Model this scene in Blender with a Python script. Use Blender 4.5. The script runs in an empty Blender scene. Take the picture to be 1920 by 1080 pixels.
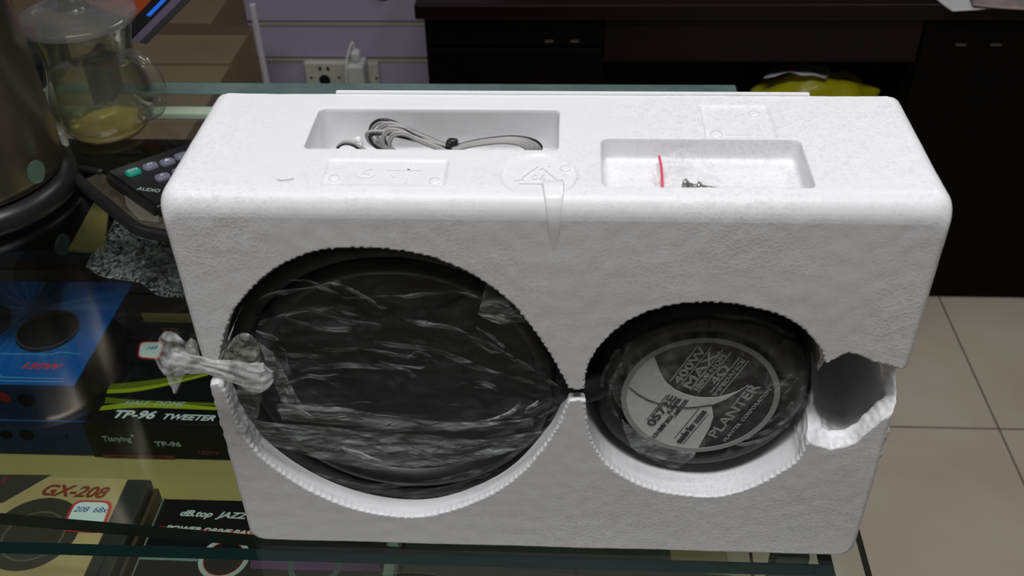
import bpy, bmesh, math, random
import numpy as np
from mathutils import Vector, Matrix, noise
random.seed(7)
SC = bpy.context.scene
COL = SC.collection
T = 0.95                       # height of the glass counter top above the floor
# ---------------------------------------------------------------- camera
F = 1900.0
CAM = (0.0064, -0.3523, 0.4571 + T)
YAW, PITCH, ROLL = -0.0636, 0.6612, -0.0248
def cam_axes():
    cy, sy = math.cos(YAW), math.sin(YAW)
    f = Vector((sy * math.cos(PITCH), cy * math.cos(PITCH), -math.sin(PITCH)))
    r = Vector((cy, -sy, 0)); u = r.cross(f)
    return r * math.cos(ROLL) + u * math.sin(ROLL), -r * math.sin(ROLL) + u * math.cos(ROLL), f
RX, UP, FW = cam_axes()
cd = bpy.data.cameras.new('camera'); cam = bpy.data.objects.new('camera', cd); COL.objects.link(cam)
m = Matrix.Identity(4)
for i in range(3):
    m[i][0] = RX[i]; m[i][1] = UP[i]; m[i][2] = -FW[i]; m[i][3] = CAM[i]
cam.matrix_world = m
cd.sensor_width = 36; cd.lens = 36 * F / 1920; cd.clip_start = 0.02
cd.dof.use_dof = True; cd.dof.focus_distance = 0.60; cd.dof.aperture_fstop = 17
SC.camera = cam
# ---------------------------------------------------------------- light
w = bpy.data.worlds.new('world'); SC.world = w; w.use_nodes = True
w.node_tree.nodes['Background'].inputs[0].default_value = (0.93, 0.97, 1.0, 1)
w.node_tree.nodes['Background'].inputs[1].default_value = 0.06
def area(name, loc, sx, sy, power, rot=(0, 0, 0), col=(0.985, 0.985, 1.0)):
    l = bpy.data.lights.new(name, 'AREA'); l.shape = 'RECTANGLE'; l.size = sx; l.size_y = sy
    l.energy = power; l.color = col
    o = bpy.data.objects.new(name, l); COL.objects.link(o); o.location = loc; o.rotation_euler = rot
    return o
LAMPS = [(-0.1, -0.40, 2.72, 1.2, 0.3, 29), (1.3, 0.55, 2.72, 0.3, 1.2, 4), (1.05, 1.35, 2.72, 0.2, 0.8, 10)]  # the last one is an added, unseen lamp to brighten the slatwall
for i, (x, y, z, sx, sy, p) in enumerate(LAMPS):
    area('ceiling_tube_light', (x, y, z), sx, sy, p)
SC.view_settings.view_transform = 'Standard'; SC.view_settings.look = 'None'
SC.view_settings.gamma = 1; SC.view_settings.use_curve_mapping = False
SC.view_settings.exposure = 0.0
SC.cycles.transparent_max_bounces = 32; SC.cycles.max_bounces = 14

# ---------------------------------------------------------------- helpers
def P(px, py, ax, v):
    """the point of the place that photo pixel (px,py) shows on the plane axis=v (heights from the counter top)"""
    d = RX * ((px - 960) / F) + UP * ((540 - py) / F) + FW
    o = Vector(CAM)
    val = v + T if ax == 2 else v
    t = (val - o[ax]) / d[ax]
    return o + d * t
def FP(px, py, y=0.0):        # (x, z-T) on the vertical plane y
    p = P(px, py, 1, y); return (p.x, p.z - T)
def nvec(p):
    return Vector((noise.noise(p), noise.noise(p + Vector((17.3, 5.1, 9.7))), noise.noise(p + Vector((-8.2, 31.4, 2.9)))))
def tag(o, label=None, cat=None, group=None, kind=None):
    if label: o['label'] = label
    if cat: o['category'] = cat
    if group: o['group'] = group
    if kind: o['kind'] = kind
    return o
def empty(name, loc, label, cat, group=None):
    o = bpy.data.objects.new(name, None); COL.objects.link(o); o.location = loc
    o.empty_display_size = 0.02
    return tag(o, label, cat, group)
def wloc(o):
    v = Vector(o.location)
    while o.parent is not None:
        o = o.parent; v += Vector(o.location)
    return v
def link(name, me, mat=None, parent=None, smooth=False):
    """mesh data are in place coordinates; the object's origin goes to its parent's origin"""
    o = bpy.data.objects.new(name, me); COL.objects.link(o)
    if mat is not None:
        for mm in (mat if isinstance(mat, (list, tuple)) else [mat]): me.materials.append(mm)
    if parent is not None:
        o.parent = parent
        me.transform(Matrix.Translation(-wloc(parent)))
    if smooth:
        me.polygons.foreach_set('use_smooth', [True] * len(me.polygons))
    me.update()
    return o
def top(name, me, mat, label, cat, group=None, smooth=False, kind=None):
    """a thing made of one mesh, its origin at the bottom centre"""
    o = link(name, me, mat, None, smooth)
    vs = [v.co for v in me.vertices]
    c = Vector(((min(v.x for v in vs) + max(v.x for v in vs)) / 2, (min(v.y for v in vs) + max(v.y for v in vs)) / 2, min(v.z for v in vs)))
    me.transform(Matrix.Translation(-c)); o.location = c
    return tag(o, label, cat, group, kind)
def from_bm(bm, name='m'):
    me = bpy.data.meshes.new(name); bmesh.ops.recalc_face_normals(bm, faces=bm.faces[:]); bm.to_mesh(me); bm.free(); return me
def from_py(v, f, name='m'):
    me = bpy.data.meshes.new(name); me.from_pydata([tuple(a) for a in v], [], f); me.update(); return me
def bm_box(bm, x0, x1, y0, y1, z0, z1, bevel=0, seg=2, mi=0, rot=0, shear=None):
    """box in place coordinates, z from the counter top"""
    r = bmesh.ops.create_cube(bm, size=1)
    vs = r['verts']
    for v in vs:
        v.co = Vector(((v.co.x + .5) * (x1 - x0) + x0, (v.co.y + .5) * (y1 - y0) + y0, (v.co.z + .5) * (z1 - z0) + z0 + T))
    if rot:
        bmesh.ops.rotate(bm, verts=vs, cent=((x0 + x1) / 2, (y0 + y1) / 2, 0), matrix=Matrix.Rotation(rot, 3, 'Z'))
    if bevel:
        es = list({e for v in vs for e in v.link_edges})
        g = bmesh.ops.bevel(bm, geom=es, offset=bevel, segments=seg, affect='EDGES', profile=.5)
    return bm
def box(x0, x1, y0, y1, z0, z1, bevel=0, seg=2, rot=0):
    bm = bmesh.new(); bm_box(bm, x0, x1, y0, y1, z0, z1, bevel, seg, rot=rot); return from_bm(bm)
def loft(polyA, polyB, close=True):
    """two 3D polygons of the same count joined to a solid"""
    n = len(polyA); v = list(polyA) + list(polyB)
    f = [tuple(range(n - 1, -1, -1)), tuple(range(n, 2 * n))] + [(i, (i + 1) % n, n + (i + 1) % n, n + i) for i in range(n)]
    bm = bmesh.new(); me = from_py(v, f); bm.from_mesh(me); bpy.data.meshes.remove(me)
    return from_bm(bm)
def prism_y(poly, y0, y1, polyB=None):   # poly: (x,z)
    b = polyB or poly
    return loft([(x, y0, z + T) for x, z in poly], [(x, y1, z + T) for x, z in b])
def prism_z(poly, z0, z1):               # poly: (x,y)
    return loft([(x, y, z0 + T) for x, y in poly], [(x, y, z1 + T) for x, y in poly])
def lathe(prof, c, seg=48, axis='Z', close=False):
    """profile (r,h); c is a place point with z from the counter top"""
    v, f = [], []
    n = len(prof)
    for i in range(seg):
        a = 2 * math.pi * i / seg
        for r, h in prof:
            if axis == 'Z': v.append((c[0] + r * math.cos(a), c[1] + r * math.sin(a), c[2] + h + T))
            else: v.append((c[0] + r * math.cos(a), c[1] + h, c[2] + r * math.sin(a) + T))
    for i in range(seg):
        j = (i + 1) % seg
        for k in range(n - 1 if not close else n):
            l = (k + 1) % n
            f.append((i * n + k, j * n + k, j * n + l, i * n + l))
    bm = bmesh.new(); me = from_py(v, f); bm.from_mesh(me); bpy.data.meshes.remove(me)
    bmesh.ops.remove_doubles(bm, verts=bm.verts[:], dist=1e-6)
    return from_bm(bm)
def catmull(pts, per=8, closed=False):
    pts = [Vector(p) for p in pts]; out = []
    n = len(pts)
    def g(i):
        return pts[i % n] if closed else pts[max(0, min(n - 1, i))]
    for i in range(n if closed else n - 1):
        a, b, c, d = g(i - 1), g(i), g(i + 1), g(i + 2)
        for k in range(per):
            t = k / per
            out.append(0.5 * ((2 * b) + (c - a) * t + (2 * a - 5 * b + 4 * c - d) * t * t + (3 * b - a - 3 * c + d) * t ** 3))
    if not closed: out.append(pts[-1])
    return out
def bm_tube(bm, pts, r, sides=8, flat=1.0, closed=False):
    pts = [Vector(p) for p in pts]; n = len(pts); rings = []
    up = None
    for i, p in enumerate(pts):
        t = (pts[(i + 1) % n] - pts[i - 1]) if closed else (pts[min(n - 1, i + 1)] - pts[max(0, i - 1)])
        t.normalize()
        if up is None:
            up = Vector((0, 0, 1)) if abs(t.z) < .9 else Vector((0, 1, 0))
        u = (up - t * up.dot(t)).normalized(); s = t.cross(u); up = u
        rr = r(i / max(1, n - 1)) if callable(r) else r
        rings.append([bm.verts.new(p + u * math.sin(2 * math.pi * k / sides) * rr * flat + s * math.cos(2 * math.pi * k / sides) * rr) for k in range(sides)])
    for i in range(n if closed else n - 1):
        A, B = rings[i], rings[(i + 1) % n]
        for k in range(sides):
            bm.faces.new((A[k], A[(k + 1) % sides], B[(k + 1) % sides], B[k]))
    if not closed:
        bm.faces.new(rings[0][::-1]); bm.faces.new(rings[-1])
def tube(pts, r, sides=8, flat=1.0, closed=False):
    bm = bmesh.new(); bm_tube(bm, pts, r, sides, flat, closed); return from_bm(bm)
def off(p, dz=T):
    return Vector((p[0], p[1], p[2] + dz))
def text_me(s, size, org, u, v, extrude=0.00012, align='CENTER', shear=0.0, bold=0.0, sx=1.0):
    """flat lettering lying in the plane of u (reading direction) and v (up of the letters)"""
    c = bpy.data.curves.new('t', 'FONT'); c.body = s; c.size = size; c.align_x = align; c.align_y = 'CENTER'
    c.extrude = extrude; c.shear = shear; c.offset = bold; c.resolution_u = 3
    o = bpy.data.objects.new('t', c); COL.objects.link(o)
    dg = bpy.context.evaluated_depsgraph_get()
    me = bpy.data.meshes.new_from_object(o.evaluated_get(dg))
    bpy.data.objects.remove(o); bpy.data.curves.remove(c)
    u = Vector(u).normalized() * sx; v = Vector(v).normalized(); n = u.cross(v).normalized()
    M = Matrix(((u.x, v.x, n.x, org[0]), (u.y, v.y, n.y, org[1]), (u.z, v.z, n.z, org[2] + T), (0, 0, 0, 1)))
    me.transform(M); me.materials.clear()
    return me
def join_me(mes, mis=None):
    bm = bmesh.new()
    for i, me in enumerate(mes):
        n0 = len(bm.faces); bm.from_mesh(me); bm.faces.ensure_lookup_table()
        if mis:
            for f in bm.faces[n0:]: f.material_index = mis[i]
        bpy.data.meshes.remove(me)
    out = bpy.data.meshes.new('j'); bm.to_mesh(out); bm.free(); return out

# ---------------------------------------------------------------- materials
def mat(name, col, rough=0.5, metal=0.0, spec=0.5, bump=None, var=None, coat=0, alpha=1.0, trans=0, ior=1.45):
    m = bpy.data.materials.new(name); m.use_nodes = True
    nt = m.node_tree; b = nt.nodes['Principled BSDF']
    b.inputs['Base Color'].default_value = (*col, 1); b.inputs['Roughness'].default_value = rough
    b.inputs['Metallic'].default_value = metal; b.inputs['Specular IOR Level'].default_value = spec
    b.inputs['Coat Weight'].default_value = coat; b.inputs['Alpha'].default_value = alpha
    b.inputs['Transmission Weight'].default_value = trans; b.inputs['IOR'].default_value = ior
    tc = nt.nodes.new('ShaderNodeTexCoord')
    if var:      # (scale, second colour)
        n = nt.nodes.new('ShaderNodeTexNoise'); n.inputs['Scale'].default_value = var[0]; n.inputs['Detail'].default_value = 5
        nt.links.new(tc.outputs['Object'], n.inputs['Vector'])
        r = nt.nodes.new('ShaderNodeValToRGB'); r.color_ramp.elements[0].position = .35; r.color_ramp.elements[1].position = .65
        r.color_ramp.elements[0].color = (*col, 1); r.color_ramp.elements[1].color = (*var[1], 1)
        nt.links.new(n.outputs['Fac'], r.inputs['Fac']); nt.links.new(r.outputs['Color'], b.inputs['Base Color'])
    if bump:     # (scale, strength, distance)
        n = nt.nodes.new('ShaderNodeTexNoise'); n.inputs['Scale'].default_value = bump[0]; n.inputs['Detail'].default_value = 4
        nt.links.new(tc.outputs['Object'], n.inputs['Vector'])
        bp = nt.nodes.new('ShaderNodeBump'); bp.inputs['Strength'].default_value = bump[1]; bp.inputs['Distance'].default_value = bump[2]
        nt.links.new(n.outputs['Fac'], bp.inputs['Height']); nt.links.new(bp.outputs['Normal'], b.inputs['Normal'])
    return m
def srgb(r, g, b):
    f = lambda c: (c / 255 / 12.92) if c / 255 <= .04045 else ((c / 255 + .055) / 1.055) ** 2.4
    return (f(r), f(g), f(b))
def foam_material():
    m = mat('expanded_polystyrene', (0.80, 0.80, 0.81), 0.42, spec=0.5)
    nt = m.node_tree; b = nt.nodes['Principled BSDF']; N = nt.nodes; L = nt.links
    tc = N['Texture Coordinate']
    v1 = N.new('ShaderNodeTexVoronoi'); v1.feature = 'DISTANCE_TO_EDGE'; v1.inputs['Scale'].default_value = 340
    v2 = N.new('ShaderNodeTexVoronoi'); v2.feature = 'F1'; v2.inputs['Scale'].default_value = 340
    for v_ in (v1, v2): L.new(tc.outputs['Object'], v_.inputs['Vector'])
    seam = N.new('ShaderNodeMapRange'); seam.inputs['From Max'].default_value = 0.16; seam.interpolation_type = 'SMOOTHSTEP'; L.new(v1.outputs['Distance'], seam.inputs['Value'])
    # where the beads stand out and where the skin is smooth
    n = N.new('ShaderNodeTexNoise'); n.inputs['Scale'].default_value = 11; n.inputs['Detail'].default_value = 3; L.new(tc.outputs['Object'], n.inputs['Vector'])
    r2 = N.new('ShaderNodeMapRange'); r2.inputs['From Min'].default_value = .40; r2.inputs['From Max'].default_value = .64
    r2.inputs['To Min'].default_value = .04; r2.inputs['To Max'].default_value = 1.0; L.new(n.outputs['Fac'], r2.inputs['Value'])
    bp = N.new('ShaderNodeBump'); bp.inputs['Distance'].default_value = 0.0005; bp.invert = True
    ms = N.new('ShaderNodeMath'); ms.operation = 'MULTIPLY'; ms.inputs[1].default_value = 0.11; L.new(r2.outputs[0], ms.inputs[0]); L.new(ms.outputs[0], bp.inputs['Strength'])
    L.new(seam.outputs[0], bp.inputs['Height'])
    n3 = N.new('ShaderNodeTexNoise'); n3.inputs['Scale'].default_value = 300; n3.inputs['Detail'].default_value = 3; L.new(tc.outputs['Object'], n3.inputs['Vector'])
    bp2 = N.new('ShaderNodeBump'); bp2.inputs['Distance'].default_value = 0.0005; bp2.inputs['Strength'].default_value = 0.12
    L.new(n3.outputs['Fac'], bp2.inputs['Height']); L.new(bp.outputs['Normal'], bp2.inputs['Normal']); L.new(bp2.outputs['Normal'], b.inputs['Normal'])
    # bead hearts a shade greyer than the seams, each bead a little different
    rr = N.new('ShaderNodeMapRange'); rr.inputs['To Min'].default_value = .90; rr.inputs['To Max'].default_value = 1.0
    sp = N.new('ShaderNodeSeparateColor'); L.new(v2.outputs['Color'], sp.inputs[0]); L.new(sp.outputs[0], rr.inputs['Value'])
    iv = N.new('ShaderNodeMix'); iv.data_type = 'FLOAT'; iv.inputs[2].default_value = 1.03; L.new(seam.outputs[0], iv.inputs['Factor']); L.new(rr.outputs[0], iv.inputs[3])
    fm = N.new('ShaderNodeMix'); fm.data_type = 'FLOAT'; fm.inputs[2].default_value = .98; L.new(r2.outputs[0], fm.inputs['Factor']); L.new(iv.outputs[0], fm.inputs[3])
    mc = N.new('ShaderNodeMix'); mc.data_type = 'RGBA'; mc.blend_type = 'MULTIPLY'; mc.inputs['Factor'].default_value = 1
    mc.inputs[6].default_value = (0.79, 0.79, 0.80, 1); L.new(fm.outputs[0], mc.inputs[7]); L.new(mc.outputs[2], b.inputs['Base Color'])
    return m
def film_material(name, tint, lo, hi, scale=60, rough=0.18, bumpd=0.0012, stretch=(1, 1, 1), bs=0.8):
    """thin crinkled polythene: mostly see-through, milky where it lies double"""
    m = bpy.data.materials.new(name); m.use_nodes = True; nt = m.node_tree; N = nt.nodes; L = nt.links
    b = N['Principled BSDF']; b.inputs['Base Color'].default_value = (*tint, 1); b.inputs['Roughness'].default_value = rough
    b.inputs['Specular IOR Level'].default_value = 0.6
    tr = N.new('ShaderNodeBsdfTransparent'); mx = N.new('ShaderNodeMixShader')
    tc = N.new('ShaderNodeTexCoord'); mp = N.new('ShaderNodeMapping'); mp.inputs['Scale'].default_value = stretch
    L.new(tc.outputs['Object'], mp.inputs['Vector'])
    n = N.new('ShaderNodeTexNoise'); n.inputs['Scale'].default_value = scale; n.inputs['Detail'].default_value = 6; n.inputs['Distortion'].default_value = 1.5
    L.new(mp.outputs[0], n.inputs['Vector'])
    r = N.new('ShaderNodeMapRange'); r.inputs['From Min'].default_value = .4; r.inputs['From Max'].default_value = .75
    r.inputs['To Min'].default_value = lo; r.inputs['To Max'].default_value = hi; L.new(n.outputs['Fac'], r.inputs['Value'])
    n2 = N.new('ShaderNodeTexNoise'); n2.inputs['Scale'].default_value = scale * 1.3; n2.inputs['Detail'].default_value = 5
    n2.inputs['Distortion'].default_value = 2.5; L.new(mp.outputs[0], n2.inputs['Vector'])
    try: n2.noise_type = 'RIDGED_MULTIFRACTAL'
    except Exception: pass
    bp = N.new('ShaderNodeBump'); bp.inputs['Strength'].default_value = bs; bp.inputs['Distance'].default_value = bumpd
    L.new(n2.outputs['Fac'], bp.inputs['Height']); L.new(bp.outputs['Normal'], b.inputs['Normal'])
    L.new(r.outputs[0], mx.inputs['Fac']); L.new(tr.outputs[0], mx.inputs[1]); L.new(b.outputs[0], mx.inputs[2])
    L.new(mx.outputs[0], N['Material Output'].inputs['Surface'])
    return m
def front_fresnel(nt, ior):
    N = nt.nodes; L = nt.links
    fr = N.new('ShaderNodeFresnel'); fr.inputs['IOR'].default_value = ior
    ge = N.new('ShaderNodeNewGeometry'); iv = N.new('ShaderNodeMath'); iv.operation = 'SUBTRACT'; iv.inputs[0].default_value = 1; L.new(ge.outputs['Backfacing'], iv.inputs[1])
    ml = N.new('ShaderNodeMath'); ml.operation = 'MULTIPLY'; L.new(fr.outputs[0], ml.inputs[0]); L.new(iv.outputs[0], ml.inputs[1])
    return ml
def pane_material(name, tint, body=0.03, refl=1.0):
    """flat glass sheet face: lets light through, mirrors at grazing angles"""
    m = bpy.data.materials.new(name); m.use_nodes = True; nt = m.node_tree; N = nt.nodes; L = nt.links
    N.remove(N['Principled BSDF'])
    tr = N.new('ShaderNodeBsdfTransparent'); tr.inputs['Color'].default_value = (*tint, 1)
    gl = N.new('ShaderNodeBsdfGlossy'); gl.inputs['Roughness'].default_value = 0.0; gl.inputs['Color'].default_value = (refl, refl, refl, 1)
    fr = front_fresnel(nt, 1.5)
    mx = N.new('ShaderNodeMixShader'); L.new(fr.outputs[0], mx.inputs[0]); L.new(tr.outputs[0], mx.inputs[1]); L.new(gl.outputs[0], mx.inputs[2])
    L.new(mx.outputs[0], N['Material Output'].inputs['Surface'])
    return m
M_FOAM = foam_material()
M_PANE = pane_material('counter_glass', (0.95, 0.975, 0.96))
M_EDGE = mat('glass_edge_green', srgb(10, 34, 32), 0.25, spec=.2)
M_EDGEL = mat('glass_edge_pale', srgb(110, 140, 132), 0.15)
M_BLACK = mat('black_plastic', (0.012, 0.012, 0.013), 0.35)
M_MATTE = mat('matte_black', (0.010, 0.010, 0.011), 0.6, bump=(300, .3, .0004))
M_RUBBER = mat('black_rubber', (0.012, 0.012, 0.014), 0.45, bump=(200, .2, .0005))
M_SILVER = mat('silver_print', srgb(150, 152, 150), 0.45)
M_LBLACK = mat('label_black', srgb(38, 36, 42), 0.4)
M_LWHITE = mat('label_white', srgb(205, 208, 205), 0.4)
M_WHITE = mat('white_plastic', srgb(225, 228, 225), 0.4)
M_RED = mat('red_print', srgb(200, 50, 55), 0.5)

# ---------------------------------------------------------------- setting
def tiles_material():
    m = mat('floor_tiles', srgb(188, 180, 163), 0.35, var=(6, srgb(180, 171, 152)))
    nt = m.node_tree; N = nt.nodes; L = nt.links; b = N['Principled BSDF']
    src = b.inputs['Base Color'].links[0].from_socket
    tc = N['Texture Coordinate']; mp = N.new('ShaderNodeMapping'); mp.inputs['Location'].default_value = (-0.835, -1.04, 0)
    L.new(tc.outputs['Object'], mp.inputs['Vector'])
    br = N.new('ShaderNodeTexBrick'); br.offset = 0; br.inputs['Scale'].default_value = 1; br.inputs['Brick Width'].default_value = .8
    br.inputs['Row Height'].default_value = .8; br.inputs['Mortar Size'].default_value = 0.0022; br.inputs['Mortar Smooth'].default_value = .2
    L.new(mp.outputs[0], br.inputs['Vector'])
    mx = N.new('ShaderNodeMix'); mx.data_type = 'RGBA'; L.new(br.outputs['Fac'], mx.inputs['Factor']); L.new(src, mx.inputs[6])
    mx.inputs[7].default_value = (*srgb(105, 96, 84), 1); L.new(mx.outputs[2], b.inputs['Base Color'])
    return m
def structure(name, me, m):
    o = link(name, me, m); o['kind'] = 'structure'; return o
ZC = 2.8 - T
structure('floor', box(-2.6, 2.6, -3.2, 2.2, -T - .05, -T), tiles_material())
structure('ceiling', box(-2.6, 2.6, -3.2, 2.2, ZC, ZC + .05), mat('ceiling_paint', srgb(190, 190, 186), .9))
M_WALLP = mat('dim_wall_paint', srgb(120, 118, 118), .8)
structure('wall_left', box(-2.65, -2.6, -3.2, 2.2, -T, ZC), M_WALLP)
structure('wall_right', box(2.6, 2.65, -3.2, 2.2, -T, ZC), mat('brown_wall_paint', srgb(70, 62, 58), .8))
structure('wall_front', box(-2.6, 2.6, -3.25, -3.2, -T, ZC), mat('shop_wall_paint', srgb(150, 148, 145), .8))
for i, (x, y, z, sx, sy, p) in enumerate(LAMPS):       # the lamps' housings, above their light
    t = empty('ceiling_lamp', (x, y, z + .01), ('long white ceiling lamp housing above the counter', 'long white ceiling lamp housing above the open floor beside the desk', 'short white ceiling lamp housing added to brighten the slatwall')[i], 'lamp')
    link('housing', box(x - sx / 2 - .03, x + sx / 2 + .03, y - sy / 2 - .03, y + sy / 2 + .03, z + .01 - T, ZC), M_WHITE, t)

# slatwall: lilac boards with metal-lined grooves
M_SLAT = mat('lilac_slat_board', srgb(178, 170, 190), 0.45, bump=(40, .05, .001))
M_GROOVE = mat('groove_metal', srgb(200, 194, 178), .4, metal=.3)
def slatwall():
    bm = bmesh.new(); g = []
    zs = [-.515 + .0925 * k for k in range(-4, 24)]
    x0, x1 = -2.6, -0.15
    prev = -T
    for z in zs + [ZC]:
        bm_box(bm, x0, x1, 1.90, 1.93, prev, min(z, ZC) - .0, 0)
        prev = z + .009
        if prev > ZC: break
    bm_box(bm, x0, x1, 1.93, 1.95, -T, ZC)
    return from_bm(bm), zs
me, zs = slatwall()
structure('wall_back', me, M_SLAT)
bm = bmesh.new()
for z in zs:
    if z + .01 > ZC: break
    bm_box(bm, -0.722, -0.30, 1.897, 1.925, z - .002, z + .0042)
structure('trim_1', from_bm(bm), M_GROOVE)
xt_ = FP(484, 60, 1.405)[0]
structure('trim_2', box(xt_ - .006, xt_ + .004, 1.398, 1.41, -T, -.262, .002), mat('pale_corner_trim', srgb(196, 190, 196), .5))
structure('wall_desk', box(-0.15, 2.6, 1.92, 1.95, -T, ZC), mat('dark_wall_finish', srgb(52, 44, 42), .7))

# ---------------------------------------------------------------- desk
M_WOOD = mat('dark_cherry_wood', srgb(26, 10, 9), 0.42, spec=.3, var=(14, srgb(19, 8, 7)))
M_WOOD2 = mat('black_walnut_wood', srgb(8, 6, 6), 0.5, spec=.12, var=(9, srgb(11, 7, 6)))
desk = empty('office_desk', (.5, 1.66, 0), 'dark wooden office desk against the back wall, drawers under one end', 'desk')
ZD = -.272
link('desk_top', box(-.275, 1.62, 1.425, 1.90, ZD - .03, ZD, .004), M_WOOD, desk)
link('pedestal', box(-.262, .078, 1.456, 1.88, -T, ZD - .03), M_WOOD2, desk)
d1 = link('drawer', box(-.258, .074, 1.44, 1.456, -.358, ZD - .034, .002), M_WOOD2, desk)
for x in (-.026, .022):
    link('handle', box(x - .008, x + .008, 1.434, 1.44, -.350, -.346, .001), mat('dull_steel', srgb(120, 112, 105), .35, metal=.8), d1)
link('drawer', box(-.258, .074, 1.44, 1.456, -.66, -.364, .002), M_WOOD2, desk)
link('modesty_board', box(.078, .70, 1.60, 1.62, -.52, ZD - .03), M_WOOD2, desk)
link('apron', box(.078, .66, 1.445, 1.46, -.392, ZD - .03), M_WOOD, desk)
link('pedestal', box(.66, 1.60, 1.456, 1.88, -T, ZD - .03), M_WOOD2, desk)
d2 = link('door', box(.664, 1.596, 1.44, 1.456, -T + .005, ZD - .036, .002), M_WOOD2, desk)
for px in (1800, 1866):
    x, z = FP(px, 82, 1.44)
    link('handle', box(x - .010, x + .010, 1.434, 1.44, z - .002, z + .002, .001), bpy.data.materials['dull_steel'], d2)
# papers on the desk
for i, (px, py, rz, w, h, nm, lab) in enumerate([(1840, 4, .25, .16, .10, 'paper_sheet', 'white paper sheet lying on the desk, curled at its corner'), (1905, 8, -.15, .15, .11, 'magazine', 'thin printed magazine lying on the desk over the paper sheet')]):
    p = P(px, py, 2, ZD)
    bm = bmesh.new(); bmesh.ops.create_grid(bm, x_segments=10, y_segments=8, size=.5)
    for v in bm.verts:
        c = v.co.x; v.co = Vector((v.co.x * w, v.co.y * h, .004 * i + .0015 + .010 * max(0, -c - .2) ** 1.2 + .001 * math.sin(6 * v.co.y)))
    bmesh.ops.rotate(bm, verts=bm.verts[:], cent=(0, 0, 0), matrix=Matrix.Rotation(rz, 3, 'Z'))
    bmesh.ops.translate(bm, verts=bm.verts[:], vec=(p.x, p.y + .02, p.z))
    r = bmesh.ops.solidify(bm, geom=bm.faces[:], thickness=.001)
    top(nm, from_bm(bm), mat('paper_%d' % i, srgb(190, 190, 190) if i == 0 else srgb(150, 130, 130), .6, var=(30, srgb(120, 110, 115)) if i else None), lab, 'paper', smooth=True)
# yellow bag under the desk, resting on a low carton
c0 = P(1580, 200, 1, 1.53)
carton = top('storage_carton', box(.30, .645, 1.47, 1.60, -T, -.56, .004), mat('dark_carton', srgb(30, 24, 20), .7), 'dark carton in the knee space under the desk', 'box')
bm = bmesh.new(); bmesh.ops.create_uvsphere(bm, u_segments=40, v_segments=24, radius=1)
for v in bm.verts:
    n = v.co.copy(); k = 1 + .16 * noise.noise(n * 2.2) + .05 * noise.noise(n * 6)
    v.co = Vector((.505 + n.x * .125 * k, 1.52 + n.y * .05 * k, T - .50 + n.z * .058 * k * (1 - .35 * abs(n.x)) ))
bag = top('carrier_bag', from_bm(bm), mat('yellow_polythene', srgb(170, 165, 20), .35, bump=(40, .6, .006)), 'yellow plastic bag under the desk with a white leaflet on it', 'bag', smooth=True)
bm = bmesh.new(); bmesh.ops.create_grid(bm, x_segments=10, y_segments=6, size=.5)
for v in bm.verts:
    x, y = v.co.x, v.co.y
    v.co = Vector((.46 + x * .12 + y * .02, 1.50 + y * .05, T - .432 + .012 * math.cos(x * 3) - .01 + .006 * noise.noise(Vector((x * 4, y * 4, 0)))))
bmesh.ops.solidify(bm, geom=bm.faces[:], thickness=.0008)
lf = top('leaflet', from_bm(bm), mat('leaflet_paper', srgb(205, 205, 210), .5), 'white leaflet with a red dot lying on the yellow bag', 'paper', smooth=True)
ob = lathe([(0, .0), (.008, .0), (.008, .0006), (0, .0006)], (.445, 1.485, -.4275), 24)
link('red_dot', ob, M_RED, lf)

# ---------------------------------------------------------------- sockets on the slatwall
M_SOCK = mat('socket_plastic', srgb(205, 203, 192), .4)
so = empty('socket_outlet', (-.537, 1.895, T - .69), 'white double wall socket with one side free, behind the counter', 'socket')
bm = bmesh.new(); bm_box(bm, -.628, -.446, 1.884, 1.90, -.696, -.606, .004)
link('face_plate', from_bm(bm), M_SOCK, so)
for px, py, sw_, sh_ in ((600, 129, .0035, .005), (615, 129, .0035, .005), (584, 146, .003, .003), (636, 146, .003, .003), (706, 147, .003, .003)):
    x, z = FP(px, py, 1.884); link('slot', box(x - sw_, x + sw_, 1.8835, 1.8845, z - sh_, z + sh_), M_BLACK, so)
x, z = FP(609, 150, 1.884)
link('earth_pin_slot', lathe([(0, 0), (.014, 0), (.014, .001), (0, .001)], (x, 1.8832, z), 24, 'Y'), M_BLACK, so)
ad = empty('plug_adapter', (-.49, 1.85, T - .65), 'white charger plug in the wall socket with a thin lead', 'plug')
link('body', box(-.512, -.470, 1.828, 1.884, -.655, -.588, .007, 3), mat('charger_plastic', srgb(215, 216, 214), .35), ad)
link('plug_collar', box(-.503, -.48, 1.842, 1.872, -.588, -.560, .009, 3), bpy.data.materials['charger_plastic'], ad)
pts = catmull([(-.494, 1.857, T - .562), (-.494, 1.855, T - .540), (-.503, 1.845, T - .555), (-.512, 1.83, T - .59), (-.514, 1.826, T - .63), (-.512, 1.826, T - .67), (-.508, 1.83, T - .72), (-.505, 1.84, T - .80)])
link('lead', tube(pts, .0024), M_WHITE, ad, True)
x, z = FP(716, -2, 1.88)
top('pendant_tag', box(x - .013, x + .013, 1.888, 1.90, z - .004, z + .05, .004), mat('pink_card', srgb(200, 80, 100), .5), 'small pink tag hooked on the slatwall above the socket', 'tag')

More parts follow.
